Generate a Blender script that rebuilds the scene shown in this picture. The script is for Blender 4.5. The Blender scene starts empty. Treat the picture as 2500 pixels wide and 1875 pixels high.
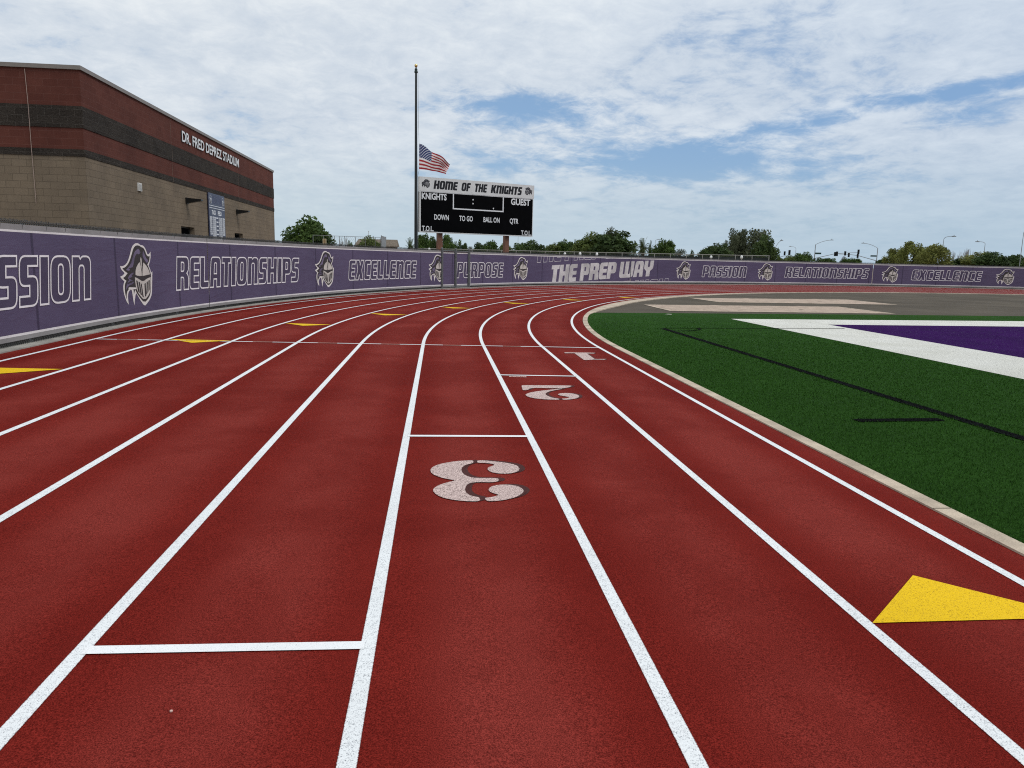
import bpy, bmesh, math, random
import numpy as np
from mathutils import Vector, Matrix
from mathutils.geometry import tessellate_polygon
random.seed(7); np.random.seed(7)
scene = bpy.context.scene
COL = scene.collection
PI = math.pi
R = math.radians

# ------------------------------------------------------------------ camera
H0 = 1.508
cam = bpy.data.cameras.new('camera'); cam.lens = 26.589; cam.sensor_width = 36; cam.clip_end = 6000; cam.clip_start = 0.05
camo = bpy.data.objects.new('camera', cam); COL.objects.link(camo)
cr, cu, cf = (0.995228, -0.095003, 0.022251), (-0.006475, 0.163239, 0.986565), (0.097359, 0.982002, -0.161845)
camo.matrix_world = Matrix(((cr[0], cu[0], -cf[0], 0), (cr[1], cu[1], -cf[1], 0), (cr[2], cu[2], -cf[2], H0), (0, 0, 0, 1)))
scene.camera = camo
scene.view_settings.view_transform = 'Standard'; scene.view_settings.look = 'None'
scene.cycles.pixel_filter_type = 'BLACKMAN_HARRIS'; scene.cycles.filter_width = 1.1; scene.cycles.use_denoising = False
scene.view_settings.exposure = 0.25; scene.view_settings.gamma = 1.0

# ------------------------------------------------------------------ sun and sky
SUN_EL, SUN_DIR = R(52), Vector((0.80, -0.42, 0))
SUN_DIR.normalize()
sl = bpy.data.lights.new('sun', 'SUN'); sl.energy = 1.15; sl.angle = R(26); sl.color = (1, 0.955, 0.90)
so = bpy.data.objects.new('sun', sl); COL.objects.link(so)
sd = Vector((SUN_DIR.x * math.cos(SUN_EL), SUN_DIR.y * math.cos(SUN_EL), math.sin(SUN_EL)))
so.rotation_euler = sd.to_track_quat('Z', 'Y').to_euler()
so.location = (0, 0, 60)

world = bpy.data.worlds.new('World'); scene.world = world; world.use_nodes = True
W = world.node_tree; W.nodes.clear()

class NT:
    """small helper for wiring nodes"""
    def __init__(s, t): s.t = t
    def n(s, typ, **kw):
        x = s.t.nodes.new(typ)
        for k, v in kw.items(): setattr(x, k, v)
        return x
    def put(s, sock, v):
        if hasattr(v, 'is_linked') or isinstance(v, bpy.types.NodeSocket): s.t.links.new(v, sock)
        else:
            if isinstance(v, (tuple, list)) and len(v) == 3 and sock.type == 'RGBA': v = tuple(v) + (1,)
            sock.default_value = v
    def m(s, op, a, b=0.0, c=None, clamp=False):
        x = s.n('ShaderNodeMath', operation=op); x.use_clamp = clamp
        s.put(x.inputs[0], a); s.put(x.inputs[1], b)
        if c is not None: s.put(x.inputs[2], c)
        return x.outputs[0]
    def noise(s, vec, scale, detail=4, rough=0.55, dist=0.0, lac=2.0):
        x = s.n('ShaderNodeTexNoise')
        if vec is not None: s.t.links.new(vec, x.inputs['Vector'])
        x.inputs['Scale'].default_value = scale; x.inputs['Detail'].default_value = detail
        x.inputs['Roughness'].default_value = rough; x.inputs['Distortion'].default_value = dist
        x.inputs['Lacunarity'].default_value = lac
        return x.outputs['Fac']
    def ramp(s, v, lo, hi, smooth=True):
        x = s.n('ShaderNodeMapRange'); x.interpolation_type = 'SMOOTHSTEP' if smooth else 'LINEAR'
        s.put(x.inputs['Value'], v); x.inputs['From Min'].default_value = lo; x.inputs['From Max'].default_value = hi
        return x.outputs['Result']
    def mix(s, f, a, b, mode='MIX'):
        x = s.n('ShaderNodeMix', data_type='RGBA', blend_type=mode)
        s.put(x.inputs['Factor'], f); s.put(x.inputs['A'], a); s.put(x.inputs['B'], b)
        return x.outputs['Result']

def make_sky():
    g = NT(W)
    out = g.n('ShaderNodeOutputWorld'); bg = g.n('ShaderNodeBackground')
    W.links.new(bg.outputs[0], out.inputs[0]); bg.inputs['Strength'].default_value = 0.1
    sky = g.n('ShaderNodeTexSky', sky_type='NISHITA'); sky.sun_disc = False
    sky.sun_elevation = SUN_EL; sky.sun_rotation = math.atan2(SUN_DIR.x, SUN_DIR.y)
    sky.altitude = 350; sky.air_density = 1.0; sky.dust_density = 1.2; sky.ozone_density = 1.5
    tc = g.n('ShaderNodeTexCoord'); sp = g.n('ShaderNodeSeparateXYZ'); W.links.new(tc.outputs['Generated'], sp.inputs[0])
    x, y, z = sp.outputs
    zz = g.m('ADD', g.m('MAXIMUM', z, 0.0), 0.20)
    cb = g.n('ShaderNodeCombineXYZ'); g.put(cb.inputs[0], g.m('DIVIDE', x, zz)); g.put(cb.inputs[1], g.m('DIVIDE', y, zz))
    p = cb.outputs[0]
    # rotate the cloud streets a little so that they drift down to one side
    mp = g.n('ShaderNodeMapping'); W.links.new(p, mp.inputs['Vector'])
    mp.inputs['Rotation'].default_value = (0, 0, R(-12)); mp.inputs['Scale'].default_value = (1.0, 0.95, 1)
    q = mp.outputs[0]
    big = g.noise(q, 0.75, 3, 0.5, 0.2)
    mid = g.noise(q, 2.1, 10, 0.62, 0.3)
    fine = g.noise(q, 9.0, 8, 0.68, 0.35)
    # gaps of open sky in the cloud sheet
    yy = g.m('MAXIMUM', y, 0.05); u = g.m('DIVIDE', x, yy)
    def gap(u0, z0, su, sz, amp, tilt=0.0):
        du = g.m('SUBTRACT', u, u0)
        a = g.m('DIVIDE', du, su); b = g.m('DIVIDE', g.m('SUBTRACT', g.m('SUBTRACT', z, z0), g.m('MULTIPLY', du, tilt)), sz)
        e = g.m('ADD', g.m('MULTIPLY', a, a), g.m('MULTIPLY', b, b))
        return g.m('MULTIPLY', g.m('POWER', 2.718, g.m('MULTIPLY', e, -1.0)), amp)
    holes = gap(0.13, 0.185, 0.13, 0.024, 0.185)
    for a in [(0.30, 0.128, 0.22, 0.030, 0.185), (0.47, 0.163, 0.10, 0.013, 0.17, 0.12), (0.70, 0.192, 0.16, 0.012, 0.20, 0.05), (0.72, 0.165, 0.10, 0.012, 0.09),
              (0.40, 0.075, 0.5, 0.05, 0.08), (-1.2, 0.5, 0.5, 0.2, 0.15)]:
        holes = g.m('ADD', holes, gap(*a))
    dens = g.m('ADD', g.m('MULTIPLY', mid, 0.56), g.m('ADD', g.m('MULTIPLY', big, 0.28), g.m('MULTIPLY', fine, 0.28)))
    dens = g.m('SUBTRACT', dens, holes)
    dens = g.m('ADD', dens, 0.0)
    cover = g.ramp(dens, 0.345, 0.505)
    # thick parts are brighter, thin veils greyer; towards the horizon everything fades to pale blue
    lit = g.ramp(g.m('ADD', g.m('MULTIPLY', mid, 0.55), g.m('MULTIPLY', fine, 0.5)), 0.36, 0.74)
    cloud = g.mix(lit, CLOUD_DIM, CLOUD_LIT)
    warm = g.ramp(z, 0.0, 0.30)
    cloud = g.mix(g.m('MULTIPLY', g.m('SUBTRACT', 1.0, g.ramp(z, 0.02, 0.17)), 0.75), cloud, CLOUD_LOW)
    top = g.mix(g.ramp(z, 0.2, 0.36), cloud, g.mix(lit, CLOUD_HIGH_DIM, CLOUD_HIGH))
    blue = g.mix(0.55, sky.outputs[0], SKY_BLUE)
    blue = g.mix(g.m('SUBTRACT', 1.0, g.ramp(z, 0.0, 0.13)), blue, CLOUD_LOW)
    col = g.mix(g.m('MULTIPLY', cover, 0.93), blue, top)
    side = g.mix(g.ramp(u, -0.35, 0.75), (1.05, 1.035, 1.01), (0.90, 0.935, 0.975))
    col = g.mix(1.0, col, side, 'MULTIPLY')
    g.put(bg.inputs['Color'], col)
CLOUD_DIM, CLOUD_LIT, CLOUD_LOW = (4.7, 5.35, 6.2), (6.7, 7.1, 7.5), (3.95, 5.0, 5.75)
CLOUD_HIGH_DIM, CLOUD_HIGH, SKY_BLUE = (5.9, 6.4, 7.0), (7.8, 8.1, 8.2), (2.0, 3.5, 5.8)
make_sky()

# ------------------------------------------------------------------ helpers
def tag(o, label=None, cat=None, group=None, kind=None):
    if label: o['label'] = label
    if cat: o['category'] = cat
    if group: o['group'] = group
    if kind: o['kind'] = kind
    return o
def empty(name, loc=(0, 0, 0), label=None, cat=None, group=None, rz=0.0, kind=None):
    o = bpy.data.objects.new(name, None); COL.objects.link(o); o.location = loc; o.rotation_euler = (0, 0, rz); o.empty_display_size = 0.3
    return tag(o, label, cat, group, kind)
class MB:
    """collects polygons, builds ONE mesh object"""
    def __init__(s): s.v = []; s.f = []; s.m = []; s.uv = {}
    def poly(s, pts, mi=0, uv=None):
        i = len(s.v); s.v += [tuple(p) for p in pts]; s.f.append(list(range(i, i + len(pts)))); s.m.append(mi)
        if uv: s.uv[len(s.f) - 1] = uv
    def box(s, x0, y0, z0, x1, y1, z1, mi=0, M=None):
        c = [Vector((x, y, z)) for z in (z0, z1) for y in (y0, y1) for x in (x0, x1)]
        if M is not None: c = [M @ p for p in c]
        for q in ((0, 2, 3, 1), (4, 5, 7, 6), (0, 1, 5, 4), (2, 6, 7, 3), (0, 4, 6, 2), (1, 3, 7, 5)): s.poly([c[k] for k in q], mi)
    def tube(s, pts, r, n=8, mi=0, caps=True):
        pts = [Vector(p) for p in pts]; rs = r if isinstance(r, (list, tuple)) else [r] * len(pts)
        rings = []
        for i, p in enumerate(pts):
            d = (pts[min(i + 1, len(pts) - 1)] - pts[max(i - 1, 0)]).normalized()
            a = d.orthogonal() if i == 0 else (rings[-1][1] - d * rings[-1][1].dot(d))
            a.normalize(); b = d.cross(a)
            rings.append(([p + (a * math.cos(2 * PI * k / n) + b * math.sin(2 * PI * k / n)) * rs[i] for k in range(n)], a))
        base = len(s.v)
        for rg, _ in rings: s.v += [tuple(p) for p in rg]
        for i in range(len(pts) - 1):
            for k in range(n):
                s.f.append([base + i * n + k, base + i * n + (k + 1) % n, base + (i + 1) * n + (k + 1) % n, base + (i + 1) * n + k]); s.m.append(mi)
        if caps and n > 2:
            s.f.append([base + k for k in range(n)][::-1]); s.m.append(mi)
            s.f.append([base + (len(pts) - 1) * n + k for k in range(n)]); s.m.append(mi)
    def lathe(s, prof, c, n=16, mi=0):
        base = len(s.v)
        for (r, z) in prof:
            for k in range(n): s.v.append((c[0] + r * math.cos(2 * PI * k / n), c[1] + r * math.sin(2 * PI * k / n), c[2] + z))
        for i in range(len(prof) - 1):
            for k in range(n):
                s.f.append([base + i * n + k, base + i * n + (k + 1) % n, base + (i + 1) * n + (k + 1) % n, base + (i + 1) * n + k]); s.m.append(mi)
    def mesh(s, name, mats):
        me = bpy.data.meshes.new(name); me.from_pydata(s.v, [], s.f)
        for m in mats: me.materials.append(m)
        if len(mats) > 1: me.polygons.foreach_set('material_index', s.m)
        if s.uv:
            l = me.uv_layers.new(name='UVMap')
            for fi, uv in s.uv.items():
                for k, li in enumerate(me.polygons[fi].loop_indices): l.data[li].uv = uv[k]
        me.update(); return me
    def build(s, name, mats, parent=None, smooth=False):
        if not isinstance(mats, (list, tuple)): mats = [mats]
        me = s.mesh(name, mats)
        if smooth: me.polygons.foreach_set('use_smooth', [True] * len(me.polygons))
        o = bpy.data.objects.new(name, me); COL.objects.link(o)
        if parent: o.parent = parent
        return o
def copy_tree(o, parent=None):
    c = o.copy(); COL.objects.link(c)
    if parent: c.parent = parent
    for ch in o.children: copy_tree(ch, c)
    return c

# ------------------------------------------------------------------ materials
def mat(name, col, rough=0.8, spec=0.3, metal=0.0, var=0.0, vscale=5.0, bump=0.0, bscale=80.0, col2=None, detail=5, fine=0.0, fscale=200.0, em=None):
    m = bpy.data.materials.new(name); m.use_nodes = True; t = m.node_tree; g = NT(t)
    b = t.nodes['Principled BSDF']
    b.inputs['Roughness'].default_value = rough; b.inputs['Specular IOR Level'].default_value = spec; b.inputs['Metallic'].default_value = metal
    tc = g.n('ShaderNodeTexCoord'); vec = tc.outputs['Object']
    c = tuple(col) + (1,)
    if var or col2:
        f = g.noise(vec, vscale, detail, 0.6)
        c2 = col2 or tuple(v * (1 - var) for v in col); c1 = col if col2 else tuple(min(1, v * (1 + var)) for v in col)
        c = g.mix(g.ramp(f, 0.33, 0.67), c2, c1)
    if fine:
        k = g.noise(vec, fscale, 2, 0.6)
        c = g.mix(1.0, c, g.mix(g.ramp(k, 0.3, 0.7), (1 - fine,) * 3, (1 + fine,) * 3), 'MULTIPLY')
    g.put(b.inputs['Base Color'], c)
    if bump:
        bn = g.n('ShaderNodeBump'); bn.inputs['Strength'].default_value = bump; bn.inputs['Distance'].default_value = 0.01
        g.put(bn.inputs['Height'], g.noise(vec, bscale, 4, 0.65)); t.links.new(bn.outputs[0], b.inputs['Normal'])
    return m
# tunable colours
TURF_A, TURF_B, TURF_C = (0.0180, 0.056, 0.0080), (0.0235, 0.072, 0.0098), (0.040, 0.110, 0.0165)
BAN_A, BAN_B = (0.083, 0.064, 0.122), (0.103, 0.080, 0.146)
# ------------------------------------------------------------------ the track
XC, YC, R0, LW = 37.988, 13.452, 35.052, 1.067
CAMBER = 0.01384
def tz(rd): return CAMBER * (rd - 37.988)
def tp(d, t, dz=0.0):
    """point d metres outside the inside line, t metres of arc past the tangent point (measured on the inside line)"""
    r = R0 + d
    if t < 0: x, y = XC - r, YC + t
    elif t < PI * R0: a = t / R0; x, y = XC - r * math.cos(a), YC + r * math.sin(a)
    else: x, y = XC + r, YC - (t - PI * R0)
    return Vector((x, y, tz(r) + dz))
def trange(t0, t1, step=0.5):
    n = max(1, int(math.ceil((t1 - t0) / step))); return [t0 + (t1 - t0) * i / n for i in range(n + 1)]
def band(mb, d0, d1, t0, t1, dz, nd=1, step=0.5, mi=0):
    ts = trange(t0, t1, step)
    for a, b in zip(ts, ts[1:]):
        for k in range(nd):
            e0, e1 = d0 + (d1 - d0) * k / nd, d0 + (d1 - d0) * (k + 1) / nd
            mb.poly([tp(e1, a, dz), tp(e0, a, dz), tp(e0, b, dz), tp(e1, b, dz)], mi)

def track_material():
    m = bpy.data.materials.new('red_rubber'); m.use_nodes = True; t = m.node_tree; g = NT(t); b = t.nodes['Principled BSDF']
    tc = g.n('ShaderNodeTexCoord'); v = tc.outputs['Object']
    big = g.noise(v, 0.55, 5, 0.62, 0.3); mid = g.noise(v, 3.0, 5, 0.6)
    c = g.mix(g.ramp(big, 0.34, 0.66), TRACK_A, TRACK_B)
    c = g.mix(g.m('MULTIPLY', g.ramp(mid, 0.42, 0.75), 0.3), c, TRACK_C)
    # runners' wear: the middle of each lane is a little paler
    sp = g.n('ShaderNodeSeparateXYZ'); t.links.new(v, sp.inputs[0])
    dy = g.m('MAXIMUM', g.m('SUBTRACT', sp.outputs[1], YC), 0.0); dx = g.m('SUBTRACT', XC, sp.outputs[0])
    rr = g.m('SQRT', g.m('ADD', g.m('MULTIPLY', dx, dx), g.m('MULTIPLY', dy, dy)))
    fr = g.m('FRACT', g.m('DIVIDE', g.m('SUBTRACT', rr, R0), LW))
    wear = g.ramp(g.m('ABSOLUTE', g.m('SUBTRACT', fr, 0.5)), 0.40, 0.10)
    c = g.mix(g.m('MULTIPLY', wear, g.m('ADD', 0.20, g.m('MULTIPLY', g.ramp(big, 0.40, 0.62), 0.32))), c, TRACK_D)
    gr = g.noise(v, 210, 3, 0.75); gr2 = g.noise(v, 75, 3, 0.65)
    c = g.mix(1.0, c, g.mix(g.ramp(gr, 0.32, 0.68), (0.42, 0.36, 0.36), (1.56, 1.60, 1.60)), 'MULTIPLY')
    c = g.mix(1.0, c, g.mix(g.ramp(gr2, 0.3, 0.7), (0.86, 0.86, 0.86), (1.14, 1.14, 1.14)), 'MULTIPLY')
    g.put(b.inputs['Base Color'], c); b.inputs['Roughness'].default_value = 0.8; b.inputs['Specular IOR Level'].default_value = 0.018
    bn = g.n('ShaderNodeBump'); bn.inputs['Strength'].default_value = 0.75; bn.inputs['Distance'].default_value = 0.004
    g.put(bn.inputs['Height'], g.m('ADD', g.noise(v, 150, 3, 0.7), g.m('MULTIPLY', g.noise(v, 40, 2, 0.6), 0.6))); t.links.new(bn.outputs[0], b.inputs['Normal'])
    return m
TRACK_A, TRACK_B, TRACK_C, TRACK_D = (0.145, 0.0128, 0.0092), (0.180, 0.0175, 0.0126), (0.126, 0.0110, 0.0084), (0.245, 0.042, 0.033)
def paint_material(name, col, under=(0.2, 0.03, 0.025), lo=0.26, hi=0.42, amount=0.9, scale=150, edge=0.0, lane=False):
    """rolled-on paint with pin holes where the rubber granules show through"""
    m = bpy.data.materials.new(name); m.use_nodes = True; t = m.node_tree; g = NT(t); b = t.nodes['Principled BSDF']
    tc = g.n('ShaderNodeTexCoord'); v = tc.outputs['Object']
    k = g.noise(v, scale, 3, 0.7); kk = g.noise(v, scale * 0.35, 3, 0.6); w = g.noise(v, 1.3, 3, 0.5)
    h = g.m('ADD', g.m('MULTIPLY', k, 0.75), g.m('MULTIPLY', kk, 0.25))
    f = g.ramp(h, lo, hi)
    c = g.mix(g.ramp(w, 0.3, 0.7), tuple(x * 0.93 for x in col), col)
    c = g.mix(g.m('MULTIPLY', g.m('SUBTRACT', 1.0, f), amount), c, under)
    if lane:   # the rolled edge of the line is a little ragged
        sp = g.n('ShaderNodeSeparateXYZ'); t.links.new(v, sp.inputs[0])
        dy = g.m('MAXIMUM', g.m('SUBTRACT', sp.outputs[1], YC), 0.0); dx = g.m('SUBTRACT', XC, sp.outputs[0])
        q = g.m('DIVIDE', g.m('SUBTRACT', g.m('SQRT', g.m('ADD', g.m('MULTIPLY', dx, dx), g.m('MULTIPLY', dy, dy))), R0), LW)
        ds = g.m('MULTIPLY', g.m('ABSOLUTE', g.m('SUBTRACT', q, g.m('ROUND', q))), LW)
        c = g.mix(g.m('MULTIPLY', g.m('GREATER_THAN', g.m('ADD', ds, g.m('MULTIPLY', g.m('SUBTRACT', k, 0.5), 0.016)), 0.0295), 0.9), c, (0.15, 0.03, 0.025))
    g.put(b.inputs['Base Color'], c); b.inputs['Roughness'].default_value = 0.75; b.inputs['Specular IOR Level'].default_value = 0.12
    bn = g.n('ShaderNodeBump'); bn.inputs['Strength'].default_value = 0.7; bn.inputs['Distance'].default_value = 0.004
    g.put(bn.inputs['Height'], k); t.links.new(bn.outputs[0], b.inputs['Normal'])
    return m
M_track = track_material()
M_line = paint_material('white_line_paint', (0.88, 0.90, 0.90), (0.26, 0.27, 0.29), 0.36, 0.50, 0.95, 190, lane=True)
M_line2 = paint_material('start_line_paint', (0.90, 0.91, 0.91), (0.26, 0.27, 0.29), 0.32, 0.45, 0.85, 190)
M_thin = paint_material('thin_white_paint', (0.88, 0.88, 0.88), (0.3, 0.25, 0.24), 0.22, 0.34, 0.6)
M_brown = paint_material('worn_line_paint', (0.56, 0.42, 0.36), (0.2, 0.03, 0.025), 0.34, 0.50, 0.9)
M_yellow = paint_material('yellow_paint', (0.90, 0.57, 0.010), (0.22, 0.12, 0.006), 0.36, 0.49, 0.95, 200)
M_num = paint_material('number_paint', (0.80, 0.62, 0.57), (0.06, 0.025, 0.022), 0.44, 0.52, 0.97, 210)
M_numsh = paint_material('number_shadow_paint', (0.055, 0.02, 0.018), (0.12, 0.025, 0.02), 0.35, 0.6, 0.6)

T0, T1 = -28.0, PI * R0 + 30
mb = MB(); band(mb, -0.29, 8.36 * LW, T0, T1, 0.0, 10)
track = mb.build('running_track', M_track); tag(track, 'red rubber running track with white lanes bending right round the green field', 'running track', kind='structure')
for k in range(9):
    mb = MB(); band(mb, k * LW - 0.031, k * LW + 0.031, T0, T1, 0.0025); mb.build('lane_line', M_line, track)
def strip(mb, a, b, w, dz, n=6, mi=0):
    """straight painted strip between two ground points that follows the camber"""
    a, b = Vector((a[0], a[1], 0)), Vector((b[0], b[1], 0)); d = (b - a); nrm = Vector((-d.y, d.x, 0)).normalized() * w / 2
    for i in range(n):
        q = [a + d * (i / n) - nrm, a + d * ((i + 1) / n) - nrm, a + d * ((i + 1) / n) + nrm, a + d * (i / n) + nrm]
        mb.poly([(p.x, p.y, gz(p.x, p.y) + dz) for p in q], mi)
def rdist(x, y): return math.hypot(x - XC, y - YC) if y > YC else XC - x
def gz(x, y): return tz(rdist(x, y))
def common_pt(k): return (2.92 - 1.067 * k - 0.0005 * k, 13.50 - 0.073 * k)
mb = MB()
for k in range(8):
    a, b = Vector(common_pt(k)), Vector(common_pt(k + 1))
    if k == 0: strip(mb, a, b, 0.058, 0.005); continue
    for s0, s1, mi in ((0, 0.36, 0), (0.36, 0.66, 1), (0.66, 1, 0)):
        strip(mb, a.lerp(b, s0), a.lerp(b, s1), 0.056 if mi == 0 else 0.04, 0.005, 2, mi)
mb.build('start_line', [M_thin, M_brown], track)
for a, b in (((0.81, 9.937), (1.86, 9.968)), ((-0.255, 6.353), (0.79, 6.395)), ((-1.32, 2.787), (-0.28, 2.795))):
    mb = MB(); strip(mb, a, b, 0.060, 0.005); mb.build('start_line', M_line2, track)
# yellow exchange zone arrows, one in each lane
for lane, ang in ((8, None), (7, -0.47), (6, 4.56), (5, 9.7), (4, 15.15), (3, 20.9), (2, 27.2), (1, 33.8)):
    t = (9.645 - YC) if ang is None else R(ang) * R0
    r = R0 + (lane - 0.5) * LW; dt = 0.47 * R0 / r if t > 0.5 else 0.45
    A, B, C_ = tp((lane - 1) * LW + 0.028, t, 0.005), tp(lane * LW - 0.028, t, 0.005), tp((lane - 0.5) * LW, t - dt, 0.005)
    mb = MB(); mb.poly([B, A, C_]); mb.build('zone_arrow', M_yellow, track)
mb = MB(); mb.poly([(q[0], q[1], gz(*q) + 0.005) for q in ((1.895, 2.925), (2.91, 2.955), (2.41, 3.425))]); mb.build('zone_arrow', M_yellow, track)

N3 = [[(0.271,5.569),(0.205,5.561),(0.131,5.536),(0.062,5.491),(0.005,5.441),(-0.033,5.378),(-0.053,5.295),(-0.045,5.22),(-0.022,5.164),(0.018,5.109),(0.076,5.063),(0.129,5.038),(0.093,5.01),(0.04,4.963),(-0.003,4.906),(-0.027,4.838),(-0.028,4.788),(-0.011,4.727),(0.022,4.667),(0.071,4.624),(0.132,4.595),(0.192,4.582),(0.27,4.579),(0.272,4.664),(0.229,4.684),(0.198,4.724),(0.183,4.786),(0.183,4.842),(0.192,4.915),(0.216,4.968),(0.243,4.991),(0.297,5.0),(0.381,4.997),(0.414,5.018),(0.426,5.057),(0.424,5.085),(0.393,5.1),(0.325,5.098),(0.257,5.1),(0.213,5.13),(0.183,5.194),(0.172,5.268),(0.174,5.345),(0.195,5.416),(0.225,5.456),(0.268,5.49)],[(0.298,5.568),(0.352,5.567),(0.425,5.545),(0.497,5.516),(0.561,5.473),(0.595,5.42),(0.601,5.341),(0.585,5.281),(0.542,5.229),(0.484,5.208),(0.425,5.217),(0.376,5.258),(0.36,5.325),(0.375,5.386),(0.432,5.442),(0.396,5.485),(0.348,5.496),(0.295,5.494)],[(0.301,4.654),(0.333,4.662),(0.372,4.686),(0.402,4.718),(0.368,4.747),(0.341,4.789),(0.337,4.831),(0.357,4.897),(0.404,4.937),(0.462,4.948),(0.514,4.934),(0.554,4.894),(0.572,4.836),(0.567,4.779),(0.534,4.709),(0.487,4.654),(0.42,4.607),(0.356,4.587),(0.311,4.586)]]
N2 = [[(1.022,9.125),(1.639,9.168),(1.652,9.126),(1.582,9.008),(1.505,8.944),(1.157,8.938),(1.093,8.888),(1.063,8.781),(0.995,8.745)],[(1.496,8.935),(1.344,8.833),(1.202,8.736),(1.075,8.621),(1.005,8.497),(0.992,8.438),(1.011,8.309),(1.081,8.225),(1.181,8.181),(1.339,8.168),(1.354,8.241),(1.29,8.282),(1.249,8.371),(1.23,8.482),(1.247,8.581),(1.304,8.706),(1.406,8.82),(1.498,8.901)],[(1.383,8.255),(1.428,8.259),(1.478,8.32),(1.492,8.358),(1.444,8.398),(1.385,8.46),(1.377,8.517),(1.412,8.587),(1.489,8.627),(1.568,8.596),(1.61,8.522),(1.617,8.427),(1.589,8.331),(1.527,8.251),(1.442,8.189),(1.383,8.172)]]
N1 = [[(2.138,12.649),(2.671,12.696),(2.643,12.584),(2.51,12.559),(2.497,11.851),(2.684,11.885),(2.652,11.785),(2.482,11.777),(2.329,11.679),(2.294,11.694),(2.296,12.557),(2.124,12.532)]]
def chaikin(P, n=2):
    for _ in range(n):
        Q = []
        for i in range(len(P)):
            a, b = P[i], P[(i + 1) % len(P)]
            d = math.hypot(b[0] - a[0], b[1] - a[1])
            c = min(0.25, 0.03 / max(d, 1e-6))
            Q += [(a[0] + (b[0] - a[0]) * c, a[1] + (b[1] - a[1]) * c), (b[0] + (a[0] - b[0]) * c, b[1] + (a[1] - b[1]) * c)]
        P = Q
    return P
def tess(loops):
    flat = [p for l in loops for p in l]
    return flat, tessellate_polygon([[Vector((p[0], p[1], 0)) for p in l] for l in loops])
def ground_poly(mb, P, dz, mi=0, off=(0, 0)):
    flat, tr = tess([P])
    for t in tr:
        mb.poly([(flat[i][0] + off[0], flat[i][1] + off[1], gz(flat[i][0] + off[0], flat[i][1] + off[1]) + dz) for i in t], mi)
for G_, off, sm in ((N3, (0.045, 0.030), 2), (N2, (0.045, 0.032), 2), (N1, (0.03, 0.03), 0)):
    mb = MB()
    for P in G_:
        Q = chaikin(P, sm) if sm else P
        ground_poly(mb, Q, 0.006, 0)
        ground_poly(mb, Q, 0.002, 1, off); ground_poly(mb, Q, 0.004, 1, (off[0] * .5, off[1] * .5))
    mb.build('lane_number', [M_num, M_numsh], track)

# ------------------------------------------------------------------ text from the built-in typeface
def text_tris(s, bold=0.0):
    """flat outline text of cap height 1 from the built-in typeface: list of triangles and the width"""
    cu_ = bpy.data.curves.new('text', 'FONT'); cu_.body = s; cu_.offset = bold; cu_.resolution_u = 4
    o = bpy.data.objects.new('text', cu_); COL.objects.link(o); bpy.context.view_layer.update()
    me = bpy.data.meshes.new_from_object(o.evaluated_get(bpy.context.evaluated_depsgraph_get()))
    me.calc_loop_triangles()
    V_ = [v.co.copy() for v in me.vertices]; T_ = [tuple(t.vertices) for t in me.loop_triangles]
    bpy.data.objects.remove(o); bpy.data.meshes.remove(me); bpy.data.curves.remove(cu_)
    if not V_: return [], [], 0
    x0 = min(v.x for v in V_); x1 = max(v.x for v in V_); h = CAPH
    return [((v.x - x0) / h, v.y / h) for v in V_], T_, (x1 - x0) / h
CAPH = 0.729
def put_text(mb, s, fn, u0, u1, v0, v1, bold=0.03, mi=0, back=None):
    """fit the text into u0..u1 x v0..v1; fn(u, v) gives the point. back: second surface for raised letters"""
    V_, T_, w = text_tris(s, bold)
    if not T_: return
    f = lambda p: (u0 + (u1 - u0) * p[0] / w, v0 + (v1 - v0) * p[1])
    for t in T_: mb.poly([fn(*f(V_[i])) for i in t], mi)
    if back:
        E = {}
        for t in T_:
            for a, b in ((t[0], t[1]), (t[1], t[2]), (t[2], t[0])):
                E[(min(a, b), max(a, b))] = E.get((min(a, b), max(a, b)), 0) + 1
        for (a, b), c in E.items():
            if c == 1: mb.poly([fn(*f(V_[a])), fn(*f(V_[b])), back(*f(V_[b])), back(*f(V_[a]))], mi + 1)
# small distance note painted beside the lane 2 line; it reads from the other side
mb = MB(); put_text(mb, '800M', lambda u, v: (1.165 - u, 9.855 - v, gz(1.165 - u, 9.855 - v) + 0.004), 0, 0.23, 0.0, 0.075)
mb.build('distance_lettering', mat('pinkish_paint', (.62, .42, .37)), track)
mb = MB(); bm_ = bmesh.new(); bmesh.ops.create_icosphere(bm_, subdivisions=1, radius=0.006)
for v in bm_.verts: v.co.z *= 0.7
me = bpy.data.meshes.new('pebble'); bm_.to_mesh(me); bm_.free(); me.materials.append(mat('pale_stone', (0.6, 0.42, 0.36)))
peb = bpy.data.objects.new('pebble', me); COL.objects.link(peb); peb.location = (-0.869, 2.381, gz(-0.869, 2.381) + 0.003)
tag(peb, 'tiny pale pebble lying on the red track below the nearest start line', 'pebble')

# ------------------------------------------------------------------ infield
M_conc = mat('concrete', (0.50, 0.415, 0.32), 0.9, 0.1, var=0.22, vscale=2.5, bump=0.25, bscale=60, fine=0.12, fscale=90)
M_conc2 = mat('grey_concrete', (0.33, 0.31, 0.275), 0.9, 0.2, var=0.16, vscale=2.0, bump=0.25, bscale=60, fine=0.12, fscale=90)
M_asph = mat('worn_asphalt', (0.098, 0.083, 0.064), 0.95, 0.08, var=0.16, vscale=0.35, bump=0.2, bscale=70, fine=0.15, fscale=60, detail=8)
M_sand = mat('sand', (0.44, 0.345, 0.275), 0.95, 0.1, var=0.13, vscale=2.2, bump=0.8, bscale=7, fine=0.12, fscale=25)
def sheet(name, P, z, m, parent=None, kind=None):
    mb = MB(); flat, tr = tess([P])
    for t in tr: mb.poly([(flat[i][0], flat[i][1], z) for i in t])
    o = mb.build(name, m, parent); 
    if kind: o['kind'] = kind
    return o
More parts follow.
